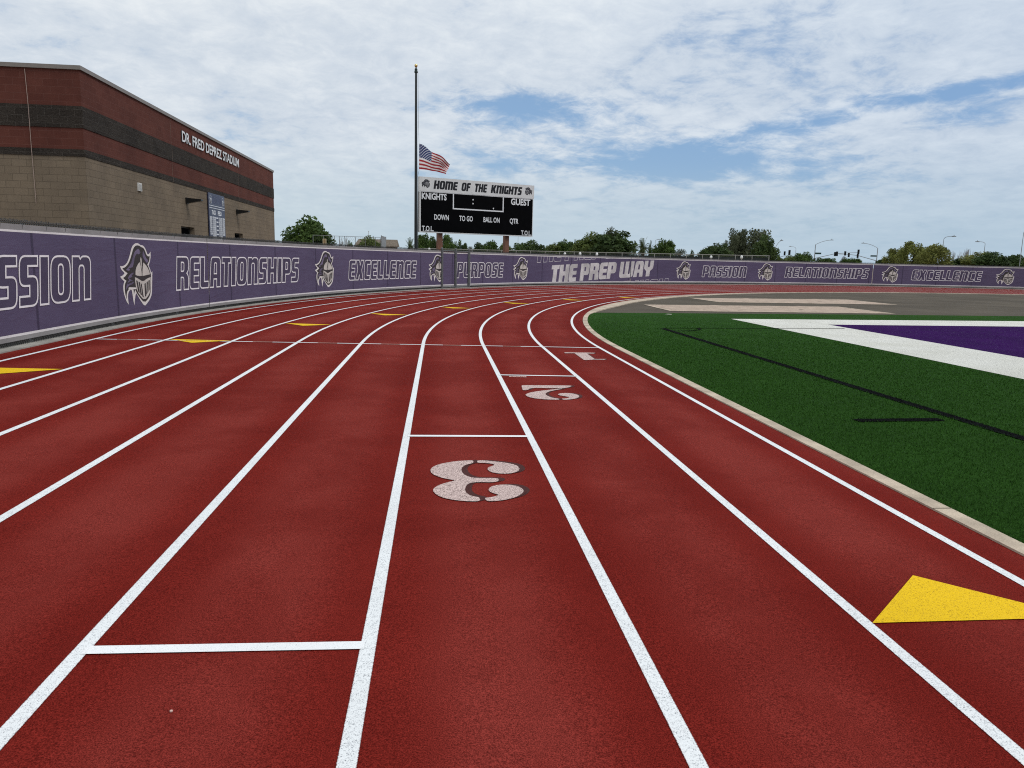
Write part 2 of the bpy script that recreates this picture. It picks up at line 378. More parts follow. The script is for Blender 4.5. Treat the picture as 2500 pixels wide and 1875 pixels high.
g_ = MB(); g_.poly([(-3500, -3500, -0.14), (3500, -3500, -0.14), (3500, 3500, -0.14), (-3500, 3500, -0.14)])
tag(g_.build('ground', mat('dry_ground', (0.30, 0.245, 0.185), 0.95, 0.1, var=0.2, vscale=0.08, detail=8)), kind='structure')
def inner(d, t0, t1, n): return [(tp(d, t0 + (t1 - t0) * i / n).x, tp(d, t0 + (t1 - t0) * i / n).y) for i in range(n + 1)]
# paved end of the field inside the bend
P = inner(-0.36, 8.0, PI * R0 - 8.0, 90)
tag(sheet('pavement', P, -0.062, M_asph), 'brown grey paving of the bend between the grass and the far track', 'pavement', kind='structure')
def pit(P, label):
    t = empty('sand_pit', (P[0][0], P[0][1], -0.06), label, 'sand pit', 'long jump sand pits', kind='structure')
    c = Vector((sum(p[0] for p in P) / 4, sum(p[1] for p in P) / 4))
    def ring(s): return [(c.x + (p[0] - c.x) * s + (0.18 if p[0] < c.x else -0.18) * (s < 1), c.y + (p[1] - c.y) * s) for p in P]
    mb = MB(); Q = [Vector((p[0], p[1], 0)) for p in P]; S = []
    for i, p in enumerate(Q):
        d = Vector((c.x, c.y, 0)) - p; S.append(p + Vector((math.copysign(0.13, d.x), math.copysign(0.13, d.y), 0)))
    for i in range(4):
        a, b, e, f = Q[i], Q[(i + 1) % 4], S[(i + 1) % 4], S[i]
        mb.poly([(q.x, q.y, -0.05) for q in (a, b, e, f)])
    o = mb.build('rim', M_conc, t); o.location = (-P[0][0], -P[0][1], 0.06)
    mb = MB(); N, Mn = 44, 20; rn = random.Random(3)
    hs = [[0.012 * math.sin(i * .9 + 3 * math.sin(j * .7)) + rn.uniform(-.014, .014) for j in range(Mn + 1)] for i in range(N + 1)]
    def sp(i, j):
        a = S[0].lerp(S[3], i / N); b = S[1].lerp(S[2], i / N); q = a.lerp(b, j / Mn); e = 1 if 0 < i < N and 0 < j < Mn else 0
        return (q.x, q.y, -0.053 + e * (hs[i][j] + .008))
    for i in range(N):
        for j in range(Mn): mb.poly([sp(i, j), sp(i + 1, j), sp(i + 1, j + 1), sp(i, j + 1)])
    o = mb.build('sand', M_sand, t); o.location = (-P[0][0], -P[0][1], 0.06)
pit([(7.74, 28.21), (7.69, 24.66), (15.95, 25.16), (15.97, 29.08)], 'pale sand pit set into the paving beside the edge of the green turf')
pit([(11.61, 34.45), (11.75, 31.0), (20.02, 31.49), (20.0, 35.67)], 'pale sand pit set into the paving towards the far lanes of the track')

# concrete edging along the inside of the track
mb = MB(); w_ = []
ts = trange(T0, T1, 0.5)
def curb_w(t):
    if t < 9.0: return 0.125
    if t < 14: return 0.125 + (t - 9) / 5 * 0.38
    if t < 22: return 0.505
    return max(0.2, 0.505 - (t - 22) * 0.02)
for a, b in zip(ts, ts[1:]):
    za, zb_ = -0.014, -0.014
    i0, i1 = tp(-0.29, a), tp(-0.29, b); o0, o1 = tp(-0.29 - curb_w(a), a), tp(-0.29 - curb_w(b), b)
    f = lambda p, z: (p.x, p.y, z)
    mb.poly([f(i0, -0.032), f(o0, -0.032), f(o1, -0.032), f(i1, -0.032)])
    mb.poly([f(i0, -0.032), f(i1, -0.032), f(i1, -0.1), f(i0, -0.1)]); mb.poly([f(o0, -0.032), f(o0, -0.1), f(o1, -0.1), f(o1, -0.032)])
tag(mb.build('kerb', M_conc), 'pale concrete edging strip between the red track and the green turf', 'kerb', kind='structure')
mbj = MB()
for t in [-27 + 3.6 * i for i in range(24)]:
    a, b = tp(-0.288, t), tp(-0.292 - curb_w(t), t); d = (tp(-0.29, t + .012) - tp(-0.29, t))
    mbj.poly([(a.x, a.y, -0.0305), (b.x, b.y, -0.0305), (b.x + d.x, b.y + d.y, -0.0305), (a.x + d.x, a.y + d.y, -0.0305)])
mbj.build('joint', mat('joint_dirt', (0.17, 0.135, 0.10)), bpy.data.objects['kerb'])

def turf_material(name, ca, cb, cc):
    m = bpy.data.materials.new(name); m.use_nodes = True; t = m.node_tree; g = NT(t); b = t.nodes['Principled BSDF']
    tc = g.n('ShaderNodeTexCoord'); v = tc.outputs['Object']
    big = g.noise(v, 0.8, 6, 0.65); fine = g.noise(v, 95, 3, 0.7); f2 = g.noise(v, 24, 4, 0.65)
    c = g.mix(g.ramp(big, 0.35, 0.65), ca, cb)
    c = g.mix(g.m('MULTIPLY', g.ramp(f2, 0.4, 0.75), 0.5), c, cc)
    c = g.mix(1.0, c, g.mix(g.ramp(fine, 0.3, 0.7), (0.55, 0.55, 0.55), (1.45, 1.45, 1.45)), 'MULTIPLY')
    g.put(b.inputs['Base Color'], c); b.inputs['Roughness'].default_value = 0.9; b.inputs['Specular IOR Level'].default_value = 0.03
    bn = g.n('ShaderNodeBump'); bn.inputs['Strength'].default_value = 1.0; bn.inputs['Distance'].default_value = 0.02
    g.put(bn.inputs['Height'], g.noise(v, 80, 4, 0.75)); t.links.new(bn.outputs[0], b.inputs['Normal'])
    return m
M_turf = turf_material('green_turf', TURF_A, TURF_B, TURF_C)
M_white = turf_material('white_turf', (0.70, 0.69, 0.62), (0.78, 0.77, 0.71), (0.66, 0.65, 0.58))
M_purple = turf_material('purple_turf', (0.032, 0.0055, 0.072), (0.042, 0.0075, 0.092), (0.026, 0.0045, 0.058))
M_black = turf_material('black_turf', (0.003, 0.0035, 0.0035), (0.004, 0.0045, 0.0045), (0.003, 0.003, 0.003))
edge = [(4.72, 23.08), (7.51, 23.49), (14.14, 24.28), (20.4, 24.78), (45, 26.2), (70.9, 26.0)]
tt = math.atan2(23.08 - YC, XC - 4.72) * R0
P = inner(-0.40, T0, tt - .05, 80) + edge + [(76 - (2.9 + 0.4), YC), (76 - 3.3, YC + T0)]
turf = tag(sheet('turf_field', P, -0.044, M_turf), 'green artificial turf field inside the bend of the red track', 'turf field', kind='structure')
YB = YC + T0 + 1
sheet('border', [(8.46, 21.29), (18.39, 22.22), (67.6, 25.3), (67.6, YB), (65.5, YB), (65.5, 22.9), (16.6, 20.03), (10.58, 19.71), (10.57, 10.6), (10.57, YB), (8.50, YB), (8.50, 14.57)], -0.040, M_white, turf)
sheet('end_zone', [(10.58, 19.71), (16.6, 20.03), (65.5, 22.9), (65.5, 11.2), (10.57, 10.6)], -0.040, M_purple, turf)
mb = MB()
def fl(a, b, w, z):
    a, b = Vector((a[0], a[1], z)), Vector((b[0], b[1], z)); d = b - a; n = Vector((-d.y, d.x, 0)).normalized() * w / 2
    mb.poly([a - n, b - n, b + n, a + n])
fl((5.38, 17.75), (5.47, 6.7), 0.14, -0.036); fl((5.47, 6.7), (5.6, YB), 0.14, -0.036); mb.build('touch_line', M_black, turf)
mb = MB(); fl((4.27, 7.225), (5.24, 7.285), 0.13, -0.036); mb.build('corner_dash', M_black, turf)
mb = MB(); fl((5.45, 17.86), (10.385, 18.5), 0.07, -0.0345); mb.build('goal_line', M_black, turf)
mb = MB(); ps = [(5.42 + 0.88 * math.sin(a), 17.86 - 0.72 * math.cos(a)) for a in [R(8 + k * 8) for k in range(12)]]
for a, b in zip(ps, ps[1:]): fl(a, b, 0.06, -0.033)
mb.build('corner_arc', M_black, turf)
# ------------------------------------------------------------------ perimeter fence
RF = R0 + 8.5 * LW; ZB = tz(RF)
SEND = 96.0; SBEG = -22.0
def fp(s, z, off=0.0):
    """point on the fence line: s metres of arc, height z, off metres towards the track"""
    r = RF - off
    if s < 0: return Vector((XC - r, YC + s, z))
    a = s / RF; return Vector((XC - r * math.cos(a), YC + r * math.sin(a), z))
M_galv = mat('galvanised_steel', (0.20, 0.205, 0.205), 0.5, 0.4, 0.3, var=0.15, vscale=8)
M_wire = mat('chain_link_wire', (0.075, 0.075, 0.072), 0.5, 0.4, 0.3)
fence = empty('chain_link_fence', fp(0, ZB), 'grey chain link fence with round posts carrying the purple banners round the track', 'fence')
FM = fence.matrix_world.copy(); FM.translation = fence.location
def under(o, t):
    """attach a mesh built in world coordinates to its thing"""
    o.parent = t; o.matrix_parent_inverse = Matrix.Translation(-Vector(t.location)); return o
GATE = (23.74, 25.01, 26.27)
posts = [-1.33 - 2.9 * k for k in range(6, 0, -1)] + [-1.33, 1.55, 4.5, 7.22, 10.22, 13.1, 16.08, 18.65, 21.25]
s_ = 28.9
while s_ < SEND: posts.append(s_); s_ += 2.88
for s in posts:
    mb = MB(); mb.tube([fp(s, -0.1, -0.035), fp(s, 1.86, -0.035)], 0.030, 8); mb.lathe([(0.034, 0), (0.030, 0.02), (0.0, 0.03)], fp(s, 1.86, -0.035), 8)
    under(mb.build('post', M_galv), fence)
for z in (1.845, 0.215):
    for s0, s1 in ((SBEG, GATE[0]), (GATE[2], SEND)):
        mb = MB(); mb.tube([fp(s, z, -0.03) for s in trange(s0, s1, 0.8)], 0.021, 6); under(mb.build('rail', M_galv), fence)
mb = MB(); P_ = 0.052; rn = random.Random(5); s = SBEG
while s < SEND:
    if not (GATE[0] - 0.03 < s < GATE[2]):
        for sgn in (1, -1):
            h = 1.905 + rn.uniform(-.008, .008)
            if s < 30:   # near part: full fabric
                L = (h - 0.11); z0 = 0.11
                mb.tube([fp(s + sgn * (z - z0) * .0 + sgn * (z - z0), z, 0.004 * (1 if k % 2 else -1)) for k, z in enumerate((z0, z0 + L * .25, z0 + L * .5, z0 + L * .75, h)) ], 0.0034, 3, caps=False)
            else:
                for z0, z1 in ((0.11, 0.27), (1.78, h)):
                    mb.tube([fp(s, z0, 0.003 * sgn), fp(s + sgn * (z1 - z0), z1, 0.003 * sgn)], 0.0032, 3, caps=False)
        # barbed twist on top
        h = 1.905 + rn.uniform(-.005, .012)
        mb.tube([fp(s, 1.875, 0.012), fp(s + .012, 1.905, -0.008), fp(s + rn.uniform(-.012, .02), h + 0.022, 0.006)], 0.0062, 3)
        mb.tube([fp(s + .014, 1.875, -0.008), fp(s + .004, 1.905, 0.010), fp(s + rn.uniform(-.02, .012), h + 0.022, -0.006)], 0.0062, 3)
    s += P_
under(mb.build('wire_mesh', M_wire), fence)
mb = MB(); s = SBEG + 2
while s < SEND:
    if rn.random() < .8 and not (GATE[0] < s < GATE[2]):
        a = rn.uniform(-.05, .05); mb.tube([fp(s, 1.80, 0.03), fp(s + .01, 1.86, 0.035), fp(s + a, 1.80 + rn.uniform(-.02, .10), 0.02)], 0.003, 3)
    s += rn.uniform(.5, .75)
under(mb.build('wire_tie', mat('dark_tie', (0.06, 0.06, 0.06))), fence)['kind'] = 'stuff'
# concrete mow strip under the fence
mb = MB()
for a, b in zip(trange(SBEG, SEND, .7), trange(SBEG, SEND, .7)[1:]):
    i0, i1, o0, o1 = fp(a, .100, .165), fp(b, .100, .165), fp(a, .112, -.035), fp(b, .112, -.035)
    d = Vector((0, 0, .3))
    mb.poly([i0, i1, o1, o0]); mb.poly([i0, i0 - d, i1 - d, i1]); mb.poly([o0, o1, o1 - d, o0 - d])
tag(mb.build('fence_footing', M_conc2), 'grey concrete strip under the chain link fence along the outer lane', 'concrete strip', kind='structure')

mb = MB()  # added dark ground strip; the shade behind the banners is put into its colour
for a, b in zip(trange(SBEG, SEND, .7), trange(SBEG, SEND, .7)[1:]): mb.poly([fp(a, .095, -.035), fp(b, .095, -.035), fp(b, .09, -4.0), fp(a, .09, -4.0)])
tag(mb.build('gravel_shade_strip', mat('gravel_shade', (.030, .027, .024), 1.0, .05, var=.3, vscale=6, fine=.4, fscale=40)), 'dark strip added behind the bannered fence, gravel with shade put into its colour', 'shaded gravel', kind='structure')

# ---- gate
M_gate = mat('gate_steel', (.125, .13, .13), .5, .4, .3)
gate = empty('fence_gate', fp(GATE[1], ZB), 'narrow grey pipe gate between thick posts in the bannered fence', 'gate')
for s, w_ in ((GATE[0], .052), (GATE[1], .045), (GATE[2], .062)):
    mb = MB(); mb.tube([fp(s, 0.0, 0.05), fp(s, 1.95, 0.05)], w_, 12); mb.lathe([(w_ + .006, 0), (w_, .03), (w_ * .55, .06), (0, .065)], fp(s, 1.95, .05), 12)
    for z in (.35, .95, 1.6): mb.lathe([(w_, -.03), (w_ + .012, -.028), (w_ + .012, .028), (w_, .03)], fp(s, z, .05), 12)
    under(mb.build('gate_post', M_gate), gate)
for s0, s1 in ((GATE[0] + .085, GATE[1] - .075), (GATE[1] + .075, GATE[2] - .085)):
    mb = MB(); c = [fp(s0, .16, .05), fp(s1, .16, .05), fp(s1, 1.86, .05), fp(s0, 1.86, .05)]
    for a, b in zip(c, c[1:] + c[:1]): mb.tube([a, b], .024, 8)
    under(mb.build('gate_frame', M_gate), gate)
mb = MB(); mb.tube([fp(GATE[2] + .07, .2, .09), fp(GATE[2] + .07, .75, .09)], .014, 6); mb.tube([fp(GATE[2] + .07, .75, .09), fp(GATE[2] - .02, .78, .12)], .014, 6)
under(mb.build('drop_bolt', mat('white_steel', (.6, .6, .6))), gate)

# ------------------------------------------------------------------ banners: lettering and crest
def arc_fillet(P):
    """P: (x, y[, r]) corner list -> smooth outline"""
    out = []; n = len(P)
    for i, p in enumerate(P):
        r = p[2] if len(p) > 2 else 0
        b = Vector(p[:2])
        if r <= 0: out.append(tuple(b)); continue
        a, c = Vector(P[i - 1][:2]), Vector(P[(i + 1) % n][:2])
        u, v = (a - b), (c - b); r = min(r, u.length * .49 if len(P[i - 1]) > 2 else u.length * .95, v.length * .49 if len(P[(i + 1) % n]) > 2 else v.length * .95)
        u.normalize(); v.normalize(); p0, p1 = b + u * r, b + v * r
        for k in range(6):
            t = k / 5; out.append(tuple(p0 * (1 - t) ** 2 + b * 2 * t * (1 - t) + p1 * t * t))
    return out
S_ = .33
GL = {
'P': (.78, [[(0, 0), (S_, 0), (S_, .32), (.78, .32, .2), (.78, 1, .24), (0, 1)], [(S_, .55), (S_, .79), (.47, .79, .05), (.47, .55, .05)]]),
'R': (.84, [[(0, 0), (S_, 0), (S_, .36), (.48, .36, .05), (.5, 0), (.86, 0), (.82, .44, .1), (.73, .5), (.82, .56, .1), (.82, 1, .24), (0, 1)], [(S_, .58), (S_, .80), (.48, .80, .05), (.48, .58, .05)]]),
'E': (.68, [[(0, 0, .2), (.68, 0), (.68, .23), (S_, .23), (S_, .39), (.66, .39), (.66, .61), (S_, .61), (S_, .77), (.68, .77), (.68, 1), (0, 1, .2)]]),
'L': (.64, [[(0, 0, .18), (.64, 0), (.64, .24), (S_, .24), (S_, 1), (0, 1)]]),
'A': (.84, [[(0, 0), (.32, 0), (.33, .26), (.51, .26), (.52, 0), (.84, 0), (.80, 1, .2), (.08, 1, .16)], [(.345, .47), (.36, .78, .05), (.49, .78, .05), (.5, .47)]]),
'S': (.68, [[(0, 0), (.68, 0, .22), (.68, .61, .2), (S_, .61), (S_, .77), (.68, .77), (.68, 1), (0, 1, .22), (0, .39, .2), (.35, .39), (.35, .23), (0, .23)]]),
'I': (.36, [[(0, 0), (.36, 0), (.36, 1), (0, 1)]]),
'O': (.84, [[(0, 0, .3), (.84, 0, .3), (.84, 1, .3), (0, 1, .3)], [(.34, .21, .07), (.34, .79, .07), (.5, .79, .07), (.5, .21, .07)]]),
'N': (.88, [[(0, 0), (.34, 0), (.34, .76, .07), (.53, .76, .07), (.53, 0), (.87, 0), (.87, 1, .22), (.42, 1, .1), (.35, .92), (.35, 1), (0, 1)]]),
'H': (.84, [[(0, 0), (S_, 0), (S_, .38), (.51, .38), (.51, 0), (.84, 0), (.84, 1), (.51, 1), (.51, .62), (S_, .62), (S_, 1), (0, 1)]]),
'T': (.70, [[(.18, 0), (.52, 0), (.52, .77), (.70, .77), (.70, 1), (0, 1), (0, .77), (.18, .77)]]),
'X': (.86, [[(0, 0), (.34, 0), (.43, .28), (.52, 0), (.86, 0), (.66, .5), (.86, 1), (.52, 1), (.43, .72), (.34, 1), (0, 1), (.2, .5)]]),
'C': (.66, [[(0, 0, .2), (.66, 0), (.66, .24), (.34, .24), (.34, .76), (.66, .76), (.66, 1), (0, 1, .2)]]),
'U': (.84, [[(0, 0, .26), (.84, 0, .26), (.84, 1), (.51, 1), (.51, .22, .06), (S_, .22, .06), (S_, 1), (0, 1)]]),
'W': (1.26, [[(0, 0, .24), (1.26, 0, .24), (1.26, 1), (.94, 1), (.94, .22, .05), (.79, .22, .05), (.79, 1), (.47, 1), (.47, .22, .05), (.32, .22, .05), (.32, 1), (0, 1)]]),
'Y': (.82, [[(.24, 0), (.58, 0), (.58, .34), (.82, .5, .1), (.82, 1), (.5, 1), (.5, .6, .05), (.32, .6, .05), (.32, 1), (0, 1), (0, .5, .1), (.24, .34)]]),
'M': (1.22, [[(0, 0), (.33, 0), (.33, .76), (.45, .76), (.45, 0), (.77, 0), (.77, .76), (.89, .76), (.89, 0), (1.22, 0), (1.22, 1, .24), (0, 1)]]),
'K': (.86, [[(0, 0), (S_, 0), (S_, .36), (.5, 0), (.88, 0), (.64, .5), (.86, 1), (.5, 1), (S_, .66), (S_, 1), (0, 1)]]),
'F': (.66, [[(0, 0), (S_, 0), (S_, .38), (.62, .38), (.62, .61), (S_, .61), (S_, .77), (.66, .77), (.66, 1), (0, 1, .2)]]),
'G': (.74, [[(0, 0, .22), (.74, 0), (.74, .56), (.42, .56), (.42, .24), (S_, .24), (S_, .76), (.72, .76), (.72, 1), (0, 1, .22)]]),
}
GL = {k: (w, [arc_fillet(l) for l in ls]) for k, (w, ls) in GL.items()}
def offset_loop(P, d):
    n = len(P); out = []
    for i in range(n):
        a, b, c = Vector(P[i - 1]), Vector(P[i]), Vector(P[(i + 1) % n])
        u, v = (b - a), (c - b)
        if u.length < 1e-6 or v.length < 1e-6: out.append(tuple(b)); continue
        u.normalize(); v.normalize(); n1, n2 = Vector((-u.y, u.x)), Vector((-v.y, v.x)); m = n1 + n2
        k = m.length_squared
        out.append(tuple(b + (m * (2 * d / k) if k > 0.5 else n1 * d)))
    return out
def word(s, gap=.05, space=.34):
    """[(x offset, letter)], total width, in cap heights"""
    x = 0; o = []
    for ch in s:
        if ch == ' ': x += space - gap; continue
        o.append((x, ch)); x += GL[ch][0] + gap
    return o, x - gap
def clip(P, ax, val, keep_less):
    out = []
    for i in range(len(P)):
        a, b = P[i], P[(i + 1) % len(P)]
        ia, ib = (a[ax] <= val) == keep_less, (b[ax] <= val) == keep_less
        if ia: out.append(a)
        if ia != ib:
            t = (val - a[ax]) / (b[ax] - a[ax]); out.append(tuple(a[k] + (b[k] - a[k]) * t for k in range(2)))
    return out
def emit(mb, P, lim, off, mi=0, surf=None):
    s0, s1, z0, z1 = lim
    for ax, v, less in ((0, s0, False), (0, s1, True), (1, z0, False), (1, z1, True)):
        P = clip(P, ax, v, less)
        if len(P) < 3: return
    mb.poly([(surf or fp)(p[0], p[1], off) for p in P], mi)
def draw_word(mb, text, f, lim, off, line=0.0, fill=None, ring=None, pick=None, surf=None):
    """f maps cap-height units to (s, z); ring / fill are material slots"""
    L, w = word(text)
    for i, (x, ch) in enumerate(L):
        if pick and i not in pick: continue
        loops = GL[ch][1]
        if fill is not None:
            flat, tr = tess(loops)
            for t in tr: emit(mb, [f(flat[k][0] + x, flat[k][1]) for k in t], lim, off, fill, surf)
        if ring is not None:
            for l in loops:
                A = sum(l[k][0] * l[(k + 1) % len(l)][1] - l[(k + 1) % len(l)][0] * l[k][1] for k in range(len(l)))
                hole = l is not loops[0]
                if (A > 0) == hole: l = l[::-1]
                q = offset_loop(l, line); n = len(l)
                for k in range(n):
                    k2 = (k + 1) % n
                    emit(mb, [f(l[k][0] + x, l[k][1]), f(l[k2][0] + x, l[k2][1]), f(q[k2][0] + x, q[k2][1]), f(q[k][0] + x, q[k][1])], lim, off + .004, ring, surf)
EMB = {'sil':[[(0.08,0.625),(-0.02,0.611),(-0.11,0.569),(-0.17,0.515),(-0.24,0.409),(-0.34,0.282),(-0.44,0.21),(-0.58,0.171),(-0.7,0.175),(-0.65,0.103),(-0.55,0.055),(-0.53,0.033),(-0.61,-0.006),(-0.72,-0.025),(-0.64,-0.083),(-0.55,-0.117),(-0.6,-0.173),(-0.62,-0.245),(-0.61,-0.339),(-0.56,-0.436),(-0.5,-0.523),(-0.42,-0.575),(-0.44,-0.484),(-0.44,-0.4),(-0.4,-0.327),(-0.32,-0.29),(-0.26,-0.299),(-0.24,-0.366),(-0.22,-0.485),(-0.18,-0.611),(-0.15,-0.5),(-0.1,-0.394),(-0.07,-0.363),(0.04,-0.466),(0.15,-0.559),(0.28,-0.65),(0.42,-0.585),(0.55,-0.514),(0.64,-0.416),(0.67,-0.259),(0.72,0.056),(0.65,0.023),(0.63,0.091),(0.56,0.175),(0.63,0.259),(0.68,0.359),(0.68,0.465),(0.62,0.415),(0.55,0.398),(0.52,0.425),(0.48,0.491),(0.41,0.556),(0.32,0.59),(0.24,0.582),(0.17,0.614)]],'dark':[[(0.07,0.582),(-0.02,0.559),(-0.1,0.505),(-0.17,0.409),(-0.27,0.282),(-0.38,0.199),(-0.5,0.148),(-0.61,0.133),(-0.54,0.086),(-0.4,0.036),(-0.52,-0.029),(-0.6,-0.048),(-0.55,-0.081),(-0.47,-0.109),(-0.54,-0.164),(-0.56,-0.247),(-0.55,-0.342),(-0.53,-0.416),(-0.5,-0.46),(-0.5,-0.376),(-0.44,-0.294),(-0.32,-0.256),(-0.2,-0.25),(-0.18,-0.304),(-0.18,-0.39),(-0.11,-0.291),(-0.07,-0.341),(0.04,-0.433),(0.27,-0.583),(0.51,-0.478),(0.59,-0.369),(0.65,-0.022),(0.61,0.035),(0.58,0.108),(0.5,0.198),(0.6,0.27),(0.63,0.37),(0.56,0.359),(0.48,0.392),(0.43,0.479),(0.36,0.533),(0.26,0.548),(0.19,0.574)]],'pur':[[(0.14,0.519),(0.21,0.444),(0.15,0.395),(0.05,0.421),(-0.05,0.357),(-0.1,0.25),(-0.16,0.155),(-0.25,0.124),(-0.35,0.072),(-0.46,0.1),(-0.34,0.156),(-0.23,0.229),(-0.16,0.324),(-0.08,0.431),(0.04,0.496)],[(-0.16,0.048),(-0.31,0.008),(-0.41,-0.058),(-0.35,-0.097),(-0.44,-0.146),(-0.5,-0.218),(-0.51,-0.291),(-0.44,-0.231),(-0.33,-0.192),(-0.17,-0.187),(-0.12,-0.156),(-0.14,-0.049)],[(0.34,0.478),(0.39,0.413),(0.44,0.336),(0.54,0.281),(0.49,0.226),(0.4,0.27),(0.32,0.336),(0.29,0.412)]],'cream':[[(-0.07,-0.007),(-0.06,0.079),(0.0,0.164),(0.1,0.228),(0.16,0.247),(0.21,0.042),(0.21,-0.029),(0.09,-0.032)],[(0.24,-0.032),(0.24,0.03),(0.3,0.242),(0.41,0.193),(0.53,0.103),(0.58,0.016),(0.58,-0.007)],[(0.21,0.354),(0.17,0.292),(0.23,0.074),(0.24,0.205),(0.24,0.303)],[(-0.1,-0.049),(0.04,-0.08),(0.24,-0.15),(0.45,-0.084),(0.61,-0.064),(0.57,-0.312),(0.51,-0.411),(0.27,-0.533),(0.04,-0.401),(-0.06,-0.288),(-0.1,-0.178)]],'slit':[[(-0.04,-0.11),(0.0,-0.122),(0.05,-0.373),(0.0,-0.334)],[(0.06,-0.14),(0.1,-0.154),(0.14,-0.422),(0.1,-0.398)],[(0.15,-0.177),(0.18,-0.187),(0.22,-0.469),(0.18,-0.442)],[(0.31,-0.191),(0.35,-0.176),(0.35,-0.431),(0.31,-0.459)],[(0.41,-0.161),(0.45,-0.145),(0.42,-0.379),(0.38,-0.416)],[(0.5,-0.13),(0.54,-0.12),(0.52,-0.321),(0.48,-0.364)],[(-0.4,-0.153),(-0.28,-0.114),(-0.2,-0.106),(-0.26,-0.147),(-0.38,-0.17)]]}
def draw_crest(mb, cx, cz, sx, lim, off, surf=None, base=0):
    order = [('sil', 0), ('dark', 1), ('pur', 2), ('cream', 3), ('slit', 1)]
    for k, (key, mi) in enumerate(order):
        for P in EMB[key]:
            if key == 'slit': c_ = sum(p[0] for p in P) / len(P); P = [(c_ + (p[0] - c_) * 1.5, p[1]) for p in P]
            Q = chaikin2(P) if key != 'slit' else P
            flat, tr = tess([Q])
            for t in tr: emit(mb, [(cx + flat[i][0] * sx, cz + flat[i][1] * abs(sx)) for i in t], lim, off + .0025 * k, base + mi, surf)
def chaikin2(P):
    Q = []
    for i in range(len(P)):
        a, b, c = Vector(P[i - 1]), Vector(P[i]), Vector(P[(i + 1) % len(P)])
        sharp = (b - a).normalized().dot((c - b).normalized()) < 0.45
        if sharp: Q.append(tuple(b))
        else: Q += [tuple(b.lerp(a, .25)), tuple(b.lerp(c, .25))]
    return Q

def banner_material():
    m = bpy.data.materials.new('purple_banner'); m.use_nodes = True; t = m.node_tree; g = NT(t); b = t.nodes['Principled BSDF']
    uv = g.n('ShaderNodeUVMap'); sp = g.n('ShaderNodeSeparateXYZ'); t.links.new(uv.outputs[0], sp.inputs[0]); s, z = sp.outputs[0], sp.outputs[1]
    big = g.noise(uv.outputs[0], 0.33, 3, 0.5)
    c = g.mix(g.ramp(big, 0.35, 0.65), BAN_A, BAN_B)
    # fence links pressing through the cloth; their shadow is painted into its colour
    def diag(sg):
        d = g.m('ABSOLUTE', g.m('SUBTRACT', g.m('FRACT', g.m('MULTIPLY', g.m('ADD', s, g.m('MULTIPLY', z, sg)), 1 / 0.052)), 0.5)); return g.ramp(d, 0.10, 0.02)
    link = g.m('MAXIMUM', diag(1.0), diag(-1.0))
    patch = g.ramp(g.noise(uv.outputs[0], 0.5, 2, 0.5), 0.45, 0.62)
    c = g.mix(g.m('MULTIPLY', link, g.m('MULTIPLY', patch, 0.34)), c, (0.03, 0.022, 0.05))
    # shadow of the posts behind, painted on the thin cloth as dark lines
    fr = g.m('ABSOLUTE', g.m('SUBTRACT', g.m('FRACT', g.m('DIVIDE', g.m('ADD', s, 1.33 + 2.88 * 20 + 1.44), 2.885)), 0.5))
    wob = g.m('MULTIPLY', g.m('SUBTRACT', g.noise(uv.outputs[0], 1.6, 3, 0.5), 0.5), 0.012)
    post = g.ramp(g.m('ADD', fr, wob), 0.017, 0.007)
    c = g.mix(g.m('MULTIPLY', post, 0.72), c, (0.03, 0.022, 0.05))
    g.put(b.inputs['Base Color'], c); b.inputs['Roughness'].default_value = 0.62; b.inputs['Specular IOR Level'].default_value = 0.3
    # tension creases
    mp = g.n('ShaderNodeMapping'); t.links.new(uv.outputs[0], mp.inputs[0]); mp.inputs['Rotation'].default_value = (0, 0, R(58)); mp.inputs['Scale'].default_value = (0.5, 2.6, 1)
    w1 = g.noise(mp.outputs[0], 1.3, 4, 0.55, 0.8); w2 = g.noise(uv.outputs[0], 0.8, 3, 0.5)
    bn = g.n('ShaderNodeBump'); bn.inputs['Strength'].default_value = 0.11; bn.inputs['Distance'].default_value = 0.05
    g.put(bn.inputs['Height'], g.m('ADD', g.m('ADD', g.ramp(w1, 0.40, 0.66), g.m('MULTIPLY', w2, 0.6)), g.m('ADD', g.m('MULTIPLY', post, 0.3), g.m('MULTIPLY', link, 0.03)))); t.links.new(bn.outputs[0], b.inputs['Normal'])
    return m
M_ban = banner_material()
M_grey = mat('grey_banner_edge', (0.27, 0.26, 0.255), 0.7, 0.2, var=0.1, vscale=1.5)
M_hem = mat('white_banner_stripe', (0.74, 0.71, 0.70), 0.7, 0.3, var=0.06, vscale=2)
M_out = mat('printed_white', (0.82, 0.79, 0.79), 0.65, 0.3, var=0.06, vscale=2)
M_let = mat('printed_dark_purple', (0.068, 0.054, 0.098), 0.65, 0.3, var=0.12, vscale=1.5)
M_silver = mat('printed_silver', (0.55, 0.53, 0.52), 0.65, 0.3, var=0.2, vscale=1.2)
CR = [mat('crest_cream', (0.74, 0.70, 0.66), 0.65, 0.3), mat('crest_dark', (0.040, 0.034, 0.034), 0.65, 0.3), mat('crest_lilac', (0.150, 0.122, 0.195), 0.65, 0.3, var=0.25, vscale=3), mat('crest_silver', (0.56, 0.52, 0.47), 0.65, 0.3, var=0.1, vscale=4)]
ZT, ZBOT = 1.86, 0.185
